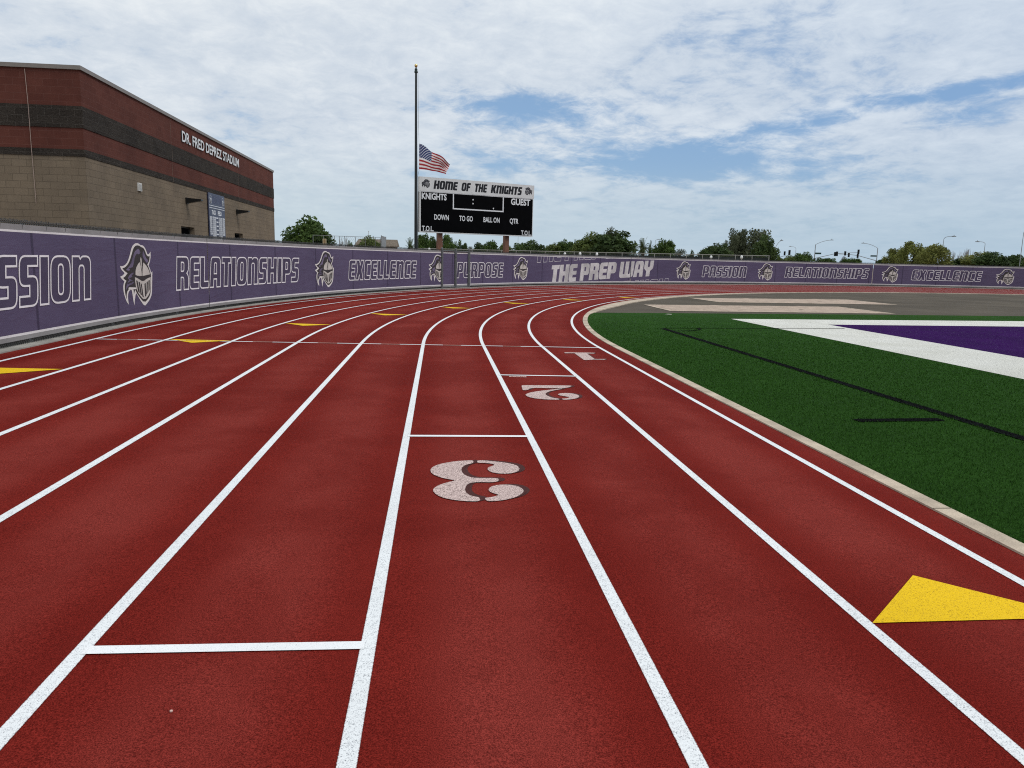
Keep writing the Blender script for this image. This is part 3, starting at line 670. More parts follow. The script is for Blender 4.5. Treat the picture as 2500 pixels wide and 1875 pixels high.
def banner(s0, s1, label, off=0.03, rows=((0.185, 0.250, 1), (0.250, 0.285, 2), (0.285, 1.748, 0), (1.748, 1.778, 2), (1.778, 1.86, 1))):
    t = empty('banner', fp((s0 + s1) / 2, 0.2, off), label, 'banner', 'purple banners hung along the fence')
    mb = MB(); ss = trange(s0, s1, .5)
    for a, b in zip(ss, ss[1:]):
        for z0, z1, mi in rows:
            mb.poly([fp(a, z0, off), fp(b, z0, off), fp(b, z1, off), fp(a, z1, off)], mi, [(a, z0), (b, z0), (b, z1), (a, z1)])
    under(mb.build('cloth', [M_ban, M_grey, M_hem]), t); return t
def lettering(t, text, a, b, z0, z1, slant, lim, line=.040, fill=0, ring=1, pick=None, off=.034, mats=None, name='lettering', rise=0.0):
    L, w = word(text); h = z1 - z0; k = (b - a - slant) / w
    f = lambda u, v: (a + u * k + slant * v, z0 + v * h + rise * (u * k))
    mb = MB(); draw_word(mb, text, f, lim, off, line, fill, ring, pick)
    if mb.f: under(mb.build(name, mats or [M_let, M_out]), t)
def crest(t, s, lim, off=.034):
    mb = MB(); draw_crest(mb, s, 1.05, 1.0, lim, off); under(mb.build('crest', CR), t)
Z0_, Z1_ = .285, 1.748
def lim(s0, s1): return (s0 + .01, s1 - .01, Z0_, Z1_)
b1 = banner(-14.5, 6.11, 'long purple banner reading PASSION, nearest the camera in front of the brick building')
crest(b1, -5.5, lim(-14, 6.11)); lettering(b1, 'PASSION', -3.7, .69, .65, 1.42, .1, lim(-14.5, 6.11)); crest(b1, 2.52, lim(-14, 6.11))
lettering(b1, 'RELATIONSHIPS', 4.35, 11.97, .65, 1.425, .1, (-14, 6.10, Z0_, Z1_))
b2 = banner(6.14, 23.70, 'purple banner reading EXCELLENCE ending at the grey gate')
lettering(b2, 'RELATIONSHIPS', 4.35, 11.97, .65, 1.425, .1, (6.15, 23.7, Z0_, Z1_)); crest(b2, 13.84, lim(6.14, 23.7)); lettering(b2, 'EXCELLENCE', 15.68, 21.50, .61, 1.385, .1, lim(6.14, 23.7)); crest(b2, 23.28, lim(6.14, 23.70))
g1 = banner(GATE[0] + .09, GATE[1] - .08, 'small blank purple banner panel filling the gate leaf beside the cut off knight crest')
g2 = banner(GATE[1] + .08, GATE[2] - .09, 'small purple banner panel on the gate showing the letters PU')
lettering(g2, 'PURPOSE', 25.1, 29.62, .57, 1.35, .1, lim(GATE[1] + .08, GATE[2] - .09))
b3 = banner(GATE[2] + .05, 42.22, 'purple banner with big silver letters THE PREP, below the scoreboard')
lettering(b3, 'PURPOSE', 25.1, 29.62, .57, 1.35, .1, lim(GATE[2] + .07, 42.22)); crest(b3, 31.25, lim(26.3, 42.22))
b4 = banner(42.26, 65.40, 'purple banner from the silver letters AY to the outlined words PASSION and RELATIONSHIPS')
for t_, l_ in ((b3, (26.4, 42.21, Z0_, 1.76)), (b4, (42.27, 65.3, Z0_, 1.76))):
    W3 = ((0, 1, 2), (3, 4, 5, 6), (7, 8, 9))
    for w3 in W3: lettering(t_, 'THE PREP WAY', 34.2, 44.55, .20, 1.25, .16, l_, fill=0, ring=None, mats=[M_silver], rise=.043, pick=w3)
    l2 = (l_[0], l_[1], Z0_, 1.747)
    for w3 in W3:
        lettering(t_, 'THE PREP WAY', 32.65, 43.0, 1.37, 2.42, .16, l2, line=.016, fill=None, ring=0, mats=[M_out], rise=.05, name='ghost_lettering', pick=w3)
        lettering(t_, 'THE PREP WAY', 35.72, 46.07, -1.0, .05, .16, l2, line=.016, fill=None, ring=0, mats=[M_out], rise=.043, name='ghost_lettering', pick=w3)
crest(b4, 47.5, lim(42.3, 65.4)); lettering(b4, 'PASSION', 49.35, 53.78, .60, 1.42, .12, lim(42.3, 65.4)); crest(b4, 55.5, lim(42.3, 65.4)); lettering(b4, 'RELATIONSHIPS', 57.36, 65.1, .65, 1.46, .12, lim(42.3, 65.4))
b5 = banner(65.44, SEND - .1, 'purple banner reading EXCELLENCE farthest along the fence, before the tall street lamps')
crest(b5, 66.92, lim(65.4, 90)); lettering(b5, 'EXCELLENCE', 68.75, 74.6, .62, 1.46, .12, lim(65.4, 90)); crest(b5, 76.36, lim(65.4, 90))

# ------------------------------------------------------------------ stadium building
KB = 1.2
BX, BY = -8.53 * KB, 19.84 * KB
def bz(z): return H0 + (z - H0) * KB
LB, LF = 21.9 * KB, 16.0
def block_material(name, ca, cb, rough=False):
    m = bpy.data.materials.new(name); m.use_nodes = True; t = m.node_tree; g = NT(t); b = t.nodes['Principled BSDF']
    uv = g.n('ShaderNodeUVMap')
    br = g.n('ShaderNodeTexBrick'); t.links.new(uv.outputs[0], br.inputs['Vector']); br.offset = 0.5; br.inputs['Scale'].default_value = 1.0
    br.inputs['Brick Width'].default_value = 0.406; br.inputs['Row Height'].default_value = 0.2032; br.inputs['Mortar Size'].default_value = 0.0075; br.inputs['Mortar Smooth'].default_value = 0.2; br.inputs['Bias'].default_value = 0.0
    g.put(br.inputs['Color1'], ca); g.put(br.inputs['Color2'], cb); g.put(br.inputs['Mortar'], tuple(v * 1.0 for v in BLOCK_MORTAR[name]))
    n1 = g.noise(uv.outputs[0], 0.7, 5, 0.6); n2 = g.noise(uv.outputs[0], 30, 4, 0.7)
    c = g.mix(1.0, br.outputs['Color'], g.mix(g.ramp(n1, 0.3, 0.7), (0.86, 0.86, 0.87), (1.12, 1.11, 1.09)), 'MULTIPLY')
    k = 0.45 if rough else 0.12
    c = g.mix(1.0, c, g.mix(g.ramp(n2, 0.3, 0.7), (1 - k,) * 3, (1 + k,) * 3), 'MULTIPLY')
    g.put(b.inputs['Base Color'], c); b.inputs['Roughness'].default_value = 0.92; b.inputs['Specular IOR Level'].default_value = 0.15
    bn = g.n('ShaderNodeBump'); bn.inputs['Strength'].default_value = 0.9 if rough else 0.4; bn.inputs['Distance'].default_value = 0.04 if rough else 0.008
    hgt = g.m('ADD', g.m('MULTIPLY', g.m('SUBTRACT', 1.0, br.outputs['Fac']), 0.8), g.m('MULTIPLY', g.noise(uv.outputs[0], 14 if rough else 60, 4, 0.7), 1.0 if rough else 0.3))
    g.put(bn.inputs['Height'], hgt); t.links.new(bn.outputs[0], b.inputs['Normal'])
    return m
BLOCK_MORTAR = {'tan_block': (0.120, 0.093, 0.067), 'red_block': (0.128, 0.052, 0.041), 'dark_split_block': (0.078, 0.067, 0.058)}
M_tan = block_material('tan_block', (0.176, 0.136, 0.097), (0.196, 0.152, 0.109))
M_redb = block_material('red_block', (0.100, 0.0330, 0.0245), (0.114, 0.0390, 0.0290))
M_dark = block_material('dark_split_block', (0.030, 0.024, 0.020), (0.044, 0.036, 0.030), True)
M_cap = mat('metal_coping', (0.21, 0.185, 0.165), 0.5, 0.4, 0.0, var=0.06)
bld = empty('stadium_building', (BX, BY, 0), 'brown and red block stadium building with dark bands and white lettering', 'building', rz=.0051)
zb = [0.0 - .3, bz(3.738), bz(3.904), bz(4.401), bz(4.905), bz(5.733)]   # band edges: tan / dark / red / dark / red
bands = [(zb[0], zb[1], 0, 0.0), (zb[1], zb[2], 2, .02), (zb[2], zb[3], 1, 0.0), (zb[3], zb[4], 2, .02), (zb[4], zb[5], 1, 0.0)]
WIN = [((6.84 * KB, 8.27 * KB), (bz(1.7), bz(2.38))), ((13.72 * KB, 15.12 * KB), (bz(1.7), bz(2.385)))]
mb = MB()
def wall_quad(fn, u0, u1, z0, z1, mi): mb.poly([fn(u0, z0), fn(u1, z0), fn(u1, z1), fn(u0, z1)], mi, [(u0, z0), (u1, z0), (u1, z1), (u0, z1)])
for z0, z1, mi, pr in bands:
    long_ = lambda u, z: (pr, u, z); front = lambda u, z: (-u, -pr, z); back_ = lambda u, z: (-u, LB + pr, z)
    if mi == 0:
        us = [0] + [v for w in WIN for v in w[0]] + [LB]; zs = [z0, WIN[0][1][0], WIN[0][1][1], z1]
        for i in range(len(us) - 1):
            for j in range(3):
                if i in (1, 3) and j == 1: continue
                wall_quad(long_, us[i], us[i + 1], zs[j], zs[j + 1], 0)
    else: wall_quad(long_, -pr, LB + pr, z0, z1, mi)
    wall_quad(front, -pr, LF, z0, z1, mi); wall_quad(back_, -pr, LF, z0, z1, mi)
    if pr:
        for z in (z0, z1):
            mb.poly([(0, 0, z), (pr, -pr, z), (pr, LB + pr, z), (0, LB, z)], mi); mb.poly([(0, 0, z), (pr, -pr, z), (-LF, -pr, z), (-LF, 0, z)], mi)
for (u0, u1), (z0, z1) in WIN:
    D_ = -.22
    mb.poly([(0, u0, z1), (0, u1, z1), (D_, u1, z1), (D_, u0, z1)], 0, [(u0, 0), (u1, 0), (u1, .2), (u0, .2)]); mb.poly([(0, u0, z0), (0, u1, z0), (D_, u1, z0), (D_, u0, z0)], 0, [(u0, 0), (u1, 0), (u1, .2), (u0, .2)])
    for u in (u0, u1): mb.poly([(0, u, z0), (0, u, z1), (D_, u, z1), (D_, u, z0)], 0, [(0, z0), (0, z1), (.2, z1), (.2, z0)])
mb.poly([(-LF, 0, 0), (-LF, LB, 0), (-LF, LB, zb[5]), (-LF, 0, zb[5])], 0)
mb.build('wall', [M_tan, M_redb, M_dark], bld)
M_void = mat('dark_glass', (0.004, 0.004, 0.005), 0.9, 0.0)
M_frame = mat('dark_frame', (0.05, 0.045, 0.04), 0.5)
for (u0, u1), (z0, z1) in WIN:
    w = MB(); w.box(-.24, u0, z0, -.225, u1, z1); w_o = w.build('window', M_void, bld)
    w = MB(); w.box(-.224, u0, z0, -.18, u0 + .05, z1); w.box(-.224, u1 - .05, z0, -.18, u1, z1); w.box(-.224, u0 + .05, z1 - .05, -.18, u1 - .05, z1); w.build('frame', M_frame, w_o)
c = MB(); e = .05; zt = zb[5]
c.box(-LF - e, -e, zt, e, .22, zt + .115); c.box(-.22, .22, zt, e, LB + e, zt + .115); c.box(-LF - e, LB - .2, zt, -.22, LB + e, zt + .115)
for y in [3.05 * k for k in range(1, 9)]: c.box(e, y - .012, zt - .004, e + .004, y + .012, zt + .119)
c.build('coping', M_cap, bld)
c = MB(); c.poly([(-LF, .2, zt - .35), (0, .2, zt - .35), (0, LB, zt - .35), (-LF, LB, zt - .35)]); c.build('roof', M_conc2, bld)
c = MB(); c.tube([(-1.46, -.03, bz(5.70)), (-1.44, -.03, bz(4.9)), (-1.44, -.034, bz(3.9)), (-1.43, -.03, bz(2.6))], .008, 6); c.build('conduit', mat('pale_conduit', (0.36, 0.27, 0.23)), bld)
for u in (6.26 * KB, 14.6 * KB):
    c = MB()
    for z0, z1, mi, pr in bands: c.box(pr, u - .008, z0, pr + .003, u + .008, z1)
    c.build('control_joint', mat('joint_sealant', (0.17, 0.12, 0.09)), bld)
v_ = MB(); v_.box(.0, 3.2 * KB, bz(3.215), .05, 3.45 * KB, bz(3.44)); vo = v_.build('vent', mat('white_vent', (.66, .64, .6)), bld)
v_ = MB()
for k in range(6): v_.box(.05, 3.2 * KB + .04, bz(3.24) + k * .035, .058, 3.45 * KB - .04, bz(3.24) + k * .035 + .018)
v_.build('louvre', mat('vent_shadow', (.4, .39, .37)), vo)
for u, z in ((7.52 * KB, bz(3.25)), (14.18 * KB, bz(3.27))):
    l = MB(); l.box(0, u - .13, z - .12, .07, u + .13, z + .12)
    a_ = [(.07, u - .12, z - .10), (.07, u + .12, z - .10), (.07, u + .12, z + .11), (.07, u - .12, z + .11)]; b_ = [(.62, u - .15, z + .01), (.62, u + .15, z + .01), (.62, u + .15, z + .07), (.62, u - .15, z + .07)]
    for i in range(4): l.poly([a_[i], a_[(i + 1) % 4], b_[(i + 1) % 4], b_[i]])
    l.poly(b_)
    l.build('wall_lamp', mat('black_lamp', (.012, .012, .012), .4), bld)
def letter_front(u, v): return (.045, u, v)
def letter_back(u, v): return (.004, u, v)
zs0, zs1 = bz(5.17), bz(5.50)
ML_ = [mat('white_letters', (.78, .78, .78), .5), mat('letter_edge', (.05, .05, .05), .5)]
full = 'DR. FRED DEPREZ STADIUM'; wf = text_tris(full, .018)[2]; ks = (14.7 - 7.27) * KB / wf
for wd in full.split():
    sg = MB(); e1 = text_tris(full[:full.index(wd) + len(wd)], .018)[2]; w1 = text_tris(wd, .018)[2]
    put_text(sg, wd, letter_front, 7.27 * KB + (e1 - w1) * ks, 7.27 * KB + e1 * ks, zs0, zs1 + .03, .018, 0, letter_back); sg.build('raised_lettering', ML_, bld)

# record board on the wall
rb = empty('record_board', (BX - .028, BY + 9.91 * KB, bz(2.1)), 'tall navy and white record board hanging on the tan wall between the windows', 'sign board', rz=.0051)
RW, RH0, RH1 = 2.16 * KB, 0.0, (bz(3.735) - bz(2.1)) 
M_navy = mat('navy_board', (.045, .05, .095), .4, .4, var=.15, vscale=2)
M_bwhite = mat('board_white', (.70, .71, .74), .5, .3)
m_ = MB(); m_.box(0, 0, -.9, .04, RW, RH1); m_.build('panel', M_navy, rb)
m_ = MB(); fb = lambda u, v: (.044, u, v)
def rq(u0, v0, u1, v1): m_.poly([fb(u0, v0), fb(u1, v0), fb(u1, v1), fb(u0, v1)])
top = RH1
for v in (top - .56, top - .66): rq(.05, v, RW - .05, v + .025)
m_.build('rule', M_bwhite, rb)
m_ = MB(); put_text(m_, 'TRACK', fb, .42, 1.05, top - .93, top - .74, .05); put_text(m_, 'FIELD', fb, 1.38, 2.0, top - .93, top - .74, .05); m_.build('lettering', M_bwhite, rb)
m_ = MB(); draw_crest(m_, .25, top - .28, .30, (-9, 9, -9, 9), 0, lambda s, z, o: (.046 + o, s, z)); m_.build('crest', [M_bwhite, M_navy, M_navy, M_bwhite], rb)
m_ = MB(); draw_crest(m_, RW - .25, top - .28, -.30, (-9, 9, -9, 9), 0, lambda s, z, o: (.046 + o, s, z)); m_.build('crest', [M_bwhite, M_navy, M_navy, M_bwhite], rb)
m_ = MB(); rn = random.Random(11)
for i in range(24):
    u = .50 + (RW - 1.0) * (i + .5) / 24
    a = .44 + .05 * math.sin(PI * (i + .5) / 24); rq(u - .012, top - .46, u + .012, top - .46 + a * (.6 + .4 * rn.random()))
m_.build('heading_pattern', mat('board_pattern', (.16, .18, .28)), rb)
m_ = MB()
for col_, (u0, u1) in enumerate(((.08, .42), (.5, 1.04), (1.1, 1.42), (1.5, 2.06), (2.14, 2.5))):
    for k in range(22):
        v = top - 1.10 - k * .092
        if v < -.85 or (col_ in (0, 4) and 9 <= k <= 10): continue
        if col_ == 2 and k % 2: continue
        rq(u0, v, u1, v + (.07 if col_ != 2 else .06))
m_.build('table', M_bwhite, rb)
m_ = MB()
for (u0, u1) in ((.08, .42), (.5, 1.04), (1.5, 2.06), (2.14, 2.5)):
    for k in range(22):
        v = top - 1.10 - k * .092
        if v < -.85: continue
        u = u0 + .03
        while u < u1 - .05:
            l_ = rn.uniform(.03, .12); l_ = min(l_, u1 - .03 - u)
            m_.poly([(.047, u, v + .022), (.047, u + l_, v + .022), (.047, u + l_, v + .05), (.047, u, v + .05)]); u += l_ + rn.uniform(.03, .09)
m_.build('small_print', mat('print_grey', (.14, .15, .2)), rb)['kind'] = 'stuff'

# ------------------------------------------------------------------ scoreboard
BA = math.atan2(.42294, .90616)
sb = empty('scoreboard', (-1.079, 43.987, 0), 'black football scoreboard with white header on two brown posts', 'scoreboard', rz=BA)
M_blk = mat('black_panel', (.0022, .0022, .0028), .7, .04, var=.25, vscale=3)
M_wp = mat('white_panel', (.66, .66, .65), .5, .3, var=.05, vscale=1.5)
M_ink = mat('black_ink', (.010, .010, .014), .5)
M_bl = mat('white_vinyl', (.76, .77, .78), .5, .3)
M_post = mat('brown_post', (.205, .095, .062), .6, .3, var=.15, vscale=4)
SW = 7.52
m_ = MB(); m_.box(-.03, .0, 2.94, SW, .22, 5.20); m_.build('cabinet', M_wp, sb)
m_ = MB()
def rrect(mb, u0, v0, u1, v1, r, y, mi=0):
    P = arc_fillet([(u0, v0, r), (u1, v0, r), (u1, v1, r), (u0, v1, r)]); mb.poly([(p[0], y, p[1]) for p in P], mi)
rrect(m_, .055, 3.0, SW - .045, 5.20, .06, -.006); m_.build('face', M_blk, sb)
m_ = MB(); m_.box(-.045, -.02, 5.225, SW + .03, .16, 6.01); m_.build('header', M_wp, sb)
m_ = MB()
for u0, v0, u1, v1 in ((2.05, 4.32, 2.12, 5.205), (5.36, 4.32, 5.43, 5.205), (2.12, 4.32, 5.36, 4.39), (.055, 5.19, SW - .045, 5.225)): m_.poly([(u0, -.010, v0), (u1, -.010, v0), (u1, -.010, v1), (u0, -.010, v1)])
m_.build('clock_frame', M_bl, sb)
m_ = MB()
for u, v in ((3.36, 4.93), (3.36, 4.71), (4.73, 4.50)): m_.poly([(u + .04 * math.cos(k * PI / 6), -.012, v + .045 * math.sin(k * PI / 6)) for k in range(12)])
m_.build('clock_dot', M_bl, sb)
fs_ = lambda u, v: (u, -.012, v)
for s, u0, u1, v0, v1, bo in (('KNIGHTS', .10, 1.65, 4.80, 5.15, .03), ('GUEST', 5.93, 7.29, 4.80, 5.17, .03), ('DOWN', .88, 1.80, 3.69, 3.99, .02), ('TO', 2.47, 2.86, 3.69, 3.99, .02), ('GO', 2.96, 3.36, 3.69, 3.99, .02), ('BALL', 4.07, 4.67, 3.69, 3.99, .02), ('ON', 4.75, 5.17, 3.69, 3.99, .02), ('QTR', 5.87, 6.48, 3.69, 3.99, .02), ('T.O.L.', .12, .85, 3.03, 3.32, .02), ('T.O.L.', 6.69, 7.42, 3.02, 3.31, .02)):
    m_ = MB(); put_text(m_, s, fs_, u0, u1, v0, v1, bo); m_.build('lettering', M_bl, sb)
hs = lambda s, z, o: (s, -.0225 - o, z)
for text, a, b in (('HOME', .82, 2.37), ('OF', 2.57, 3.20), ('THE', 3.42, 4.30), ('KNIGHTS', 4.52, 6.70)):
    m_ = MB(); L, w = word(text); k = (b - a - .07) / w
    draw_word(m_, text, lambda u, v: (a + u * k + .07 * v, 5.385 + v * .475), (-9, 19, 0, 9), 0, 0, 0, None, None, hs); m_.build('header_lettering', M_ink, sb)
for cx, sx in ((.335, .37), (7.16, -.37)):
    m_ = MB(); draw_crest(m_, cx, 5.65, sx, (-9, 19, 0, 9), 0, hs); m_.build('crest', [M_ink, M_ink, mat('crest_ash', (.12, .12, .14)), mat('crest_pale', (.30, .30, .31))], sb)
m_ = MB(); put_text(m_, 'SCOREBOARD', lambda u, v: (u, -.013, v), 3.30, 4.16, 5.196, 5.222, .0); m_.build('small_print', M_ink, sb)
m_ = MB(); m_.box(-.10, .02, 2.98, -.06, .08, 5.2); m_.build('side_channel', M_galv, sb)
for u in (1.26, 5.72):
    m_ = MB(); m_.box(u, .225, -.2, u + .27, .50, 5.1); m_.build('post', M_post, sb)

# ------------------------------------------------------------------ flagpole and flag
pole = empty('flagpole', (-1.18, 39.98, 0), 'tall black flagpole with a gold ball beside the scoreboard', 'flagpole')
M_pole = mat('black_pole', (.012, .014, .014), .35, .5)
m_ = MB(); m_.tube([(0, 0, -.2), (0, 0, 3), (-.01, 0, 10.6)], [.088, .085, .052], 16); m_.build('shaft', M_pole, pole)
m_ = MB(); m_.lathe([(.05, 10.58), (.085, 10.60), (.085, 10.66), (.07, 10.68), (.07, 10.78), (.03, 10.82), (.03, 10.86)], (-.01, 0, 0), 16); m_.build('truck', mat('green_cap', (.02, .035, .03), .5), pole)
m_ = MB(); m_.lathe([(.0, -.085), (.05, -.07), (.085, 0), (.07, .05), (.05, .07), (0, .088)], (-.01, 0, 10.93), 16)
m_.build('ball', mat('gold', (.75, .52, .22), .3, .5, .9), pole, True)
m_ = MB(); m_.tube([(.085, -.02, 10.66), (.11, -.03, 8.5), (.145, -.02, 7.25), (.15, -.02, 5.9), (.09, -.03, 5.60), (.105, -.02, 2.0)], .008, 5); m_.build('halyard', mat('rope', (.25, .25, .24)), pole)
fl_o = empty('flag', (-1.02, 39.96, 5.9), 'stars and stripes flag flying at half staff from the black pole', 'flag')
def flag_material():
    m = bpy.data.materials.new('flag_cloth'); m.use_nodes = True; t = m.node_tree; g = NT(t); b = t.nodes['Principled BSDF']
    uv = g.n('ShaderNodeUVMap'); sp = g.n('ShaderNodeSeparateXYZ'); t.links.new(uv.outputs[0], sp.inputs[0]); u, v = sp.outputs[0], sp.outputs[1]
    st = g.m('GREATER_THAN', g.m('FRACT', g.m('MULTIPLY', g.m('MULTIPLY', v, 13), 0.5)), 0.5)
    c = g.mix(st, (0.40, 0.012, 0.022), (0.86, 0.82, 0.80))
    can = g.m('MULTIPLY', g.m('LESS_THAN', u, 0.40), g.m('GREATER_THAN', v, 6 / 13))
    uu = g.m('DIVIDE', u, 0.40); vv = g.m('DIVIDE', g.m('SUBTRACT', v, 6 / 13), 7 / 13)
    def lat(ou, ov):
        a = g.m('MULTIPLY', g.m('SUBTRACT', g.m('FRACT', g.m('ADD', g.m('MULTIPLY', uu, 5.6), ou)), 0.5), 0.95); d = g.m('SUBTRACT', g.m('FRACT', g.m('ADD', g.m('MULTIPLY', vv, 4.6), ov)), 0.5)
        return g.m('LESS_THAN', g.m('ADD', g.m('MULTIPLY', a, a), g.m('MULTIPLY', d, d)), 0.028)
    star = g.m('MAXIMUM', lat(0.2, 0.2), lat(0.7, 0.7))
    c = g.mix(can, c, g.mix(star, (0.030, 0.045, 0.15), (0.8, 0.8, 0.82)))
    g.put(b.inputs['Base Color'], c); b.inputs['Roughness'].default_value = 0.7
    return m
m_ = MB(); NU, NV = 48, 26
def flag_pt(u, v):
    top = 1.30 - .93 * u ** 1.12 + .035 * math.sin(u * 11); bot = .04 - .10 * u - .22 * max(0, u - .55) ** 1.2 + .02 * math.sin(u * 9 + 1)
    x = 1.58 * u - .22 * (1 - v) * u ** 3 + .03 * math.sin(u * 10 + v * 2) * u
    y = .20 * math.sin(u * 7.5 + (1 - v) * 2.6) * u ** .7 + .07 * math.sin(u * 19 - v * 5) * u
    z = bot + (top - bot) * v + .03 * math.sin(v * 9 + u * 6) * u
    return (x, y, z)
for i in range(NU):
    for j in range(NV):
        q = [(i / NU, j / NV), ((i + 1) / NU, j / NV), ((i + 1) / NU, (j + 1) / NV), (i / NU, (j + 1) / NV)]
        m_.poly([flag_pt(*p) for p in q], 0, q)
m_.build('cloth', flag_material(), fl_o)
# ------------------------------------------------------------------ background: fences, house, walls
def ground_at(d): return -0.14
M_rail = mat('pale_rail', (.34, .33, .30), .5, .4, .3)
M_screen = mat('dark_wind_screen', (.040, .045, .045), .9, .1, var=.3, vscale=.5)
rail = empty('rear_fence', (13, 79, 0), 'low pale rail fence with dark wind screen beyond the bannered fence', 'fence')
pts = [(-2.9, 80.0), (5.0, 79.8), (14, 78.8), (22, 76.9), (32.5, 73.1)]
def along(pts, step):
    out = []
    for a, b in zip(pts, pts[1:]):
        L = math.hypot(b[0] - a[0], b[1] - a[1]); n = max(1, round(L / step))
        out += [(a[0] + (b[0] - a[0]) * k / n, a[1] + (b[1] - a[1]) * k / n) for k in range(n)]
    return out + [pts[-1]]
q = along(pts, 1.52)
for (x, y) in q:
    m_ = MB(); m_.tube([(x, y, -.14), (x, y, 2.52)], .035, 6); under(m_.build('post', M_rail), rail)
m_ = MB(); m_.tube([(x, y, 2.47) for x, y in q], .03, 6); under(m_.build('rail', M_rail), rail)
m_ = MB()
for a, b in zip(q, q[1:]): m_.poly([(a[0], a[1] + .05, -.1), (b[0], b[1] + .05, -.1), (b[0], b[1] + .05, 2.26), (a[0], a[1] + .05, 2.26)])
under(m_.build('wind_screen', M_screen), rail)
m_ = MB()
for a, b in zip(q, q[1:]):
    n = 10
    for k in range(n):
        x, y = a[0] + (b[0] - a[0]) * k / n, a[1] + (b[1] - a[1]) * k / n
        x2, y2 = a[0] + (b[0] - a[0]) * (k + 2.4) / n, a[1] + (b[1] - a[1]) * (k + 2.4) / n
        m_.tube([(x, y, 2.26), (x2, y2, 2.47)], .006, 3, caps=False); m_.tube([(x2, y2, 2.26), (x, y, 2.47)], .006, 3, caps=False)
under(m_.build('wire_mesh', M_wire), rail)
M_dome = mat('white_cap', (.74, .74, .72), .5)
def cap_post(x, y, z0, z1, label):
    t = empty('capped_post', (x, y, -.14), label, 'bollard', 'white capped posts behind the dark screen')
    m_ = MB(); m_.tube([(0, 0, 0), (0, 0, z0 + .14)], .07, 8); m_.build('post', M_rail, t)
    h = z1 - z0; m_ = MB(); m_.lathe([(.10, 0), (.13, .02), (.13, h * .45), (.10, h * .75), (.05, h * .95), (0, h)], (0, 0, z0 + .14), 12); m_.build('cap', M_dome, t, True)
for a in [(-.97, 77.9, 2.30, 2.53, 'white capped post between the flagpole and the left scoreboard leg'), (12.71, 76.9, 2.14, 2.39, 'slim white capped post, first one right of the scoreboard behind the screen'), (14.21, 76.6, 2.14, 2.46, 'white capped post in front of the small conical tree gap, second right of the scoreboard'),
          (15.88, 76.3, 2.12, 2.46, 'white capped post below the big olive tree, third right of the scoreboard'), (26.64, 73.2, 2.12, 2.38, 'white capped post below the dark bush left of the eucalyptus'), (29.34, 72.2, 2.14, 2.46, 'white capped post directly below the eucalyptus clump')]: cap_post(*a)

tall = empty('tall_chain_link_fence', (-11, 93, 0), 'tall see-through chain link fence in front of the distant house', 'fence')
fx = [(-14.5, 90.9, 3.83), (-13.46, 91.8, 3.85), (-12.35, 93, 3.85), (-11.84, 93.5, 3.86), (-11.28, 94.1, 3.87), (-10.15, 95.3, 3.88), (-9.07, 96.4, 3.9), (-7.93, 97.5, 3.92), (-7.35, 98, 3.95)]
for x, y, z in fx:
    m_ = MB(); m_.tube([(x, y, -.14), (x, y, z)], .035, 6); under(m_.build('post', M_galv), tall)
m_ = MB(); m_.tube(fx, .025, 6); under(m_.build('rail', M_galv), tall)
m_ = MB(); rn = random.Random(2)
x = -14.5
while x < -7.4:
    y = 90.9 + (x + 14.5) * .99
    for sg in (1, -1): m_.tube([(x, y, 0), (x + sg * 1.9, y + sg * 1.9, 3.86)] if -14.6 < x + sg * 1.9 < -7.2 else [(x, y, 0), (x, y, 3.86)], .004, 3, caps=False)
    x += .22
under(m_.build('wire_mesh', M_wire), tall)
pn = empty('screen_panel', (-7.15, 96.7, -.14), 'grey upright sheet panel standing at the end of the tall chain link fence', 'panel')
m_ = MB(); d = Vector((.15, 6.0, 0)).normalized()
m_.box(0, 0, .1, .06, 6.0, 4.25); o = m_.build('sheet', mat('perforated_sheet', (.23, .24, .25), .6, .3, var=.25, vscale=5), pn); pn.rotation_euler = (0, 0, -.025)
m_ = MB(); m_.tube([(.03, 0, 0), (.03, 0, 4.3)], .05, 6); m_.build('post', M_galv, pn); m_ = MB(); m_.tube([(.03, 6, 0), (.03, 6, 4.3)], .05, 6); m_.build('post', M_galv, pn)
fr_ = empty('framed_target', (-12.83, 87.0, -.14), 'tan panel in a pale frame standing before the large tree', 'panel')
m_ = MB(); m_.box(.06, 0, 2.2, .32, .03, 3.44); m_.build('board', mat('tan_board', (.24, .16, .08), .8), fr_)
m_ = MB()
for b in ((0, -.02, 0, .06, .05, 3.5), (.32, -.02, 0, .38, .05, 3.5), (.06, -.02, 3.44, .32, .05, 3.5)): m_.box(*b)
m_.build('frame', mat('cream_frame', (.55, .47, .30), .7), fr_)
for x, y, z, r, lab in ((-12.5, 139.4, 5.96, .05, 'thin bare pole rising behind the house roof'), (-.23, 90.0, 4.6, .05, 'thin brown pole left of the left scoreboard leg'), (16.37, 159.2, 6.4, .045, 'hair thin pole right of the right scoreboard leg')):
    t = empty('thin_pole', (x, y, -.14), lab, 'pole'); m_ = MB(); m_.tube([(0, 0, 0), (0, 0, z + .14)], [r, r * .7], 6); m_.build('shaft', M_rail, t)
    m_ = MB(); m_.lathe([(r * 1.4, 0), (r * 1.6, .06), (0, .12)], (0, 0, z + .12), 6); m_.build('tip', M_rail, t)

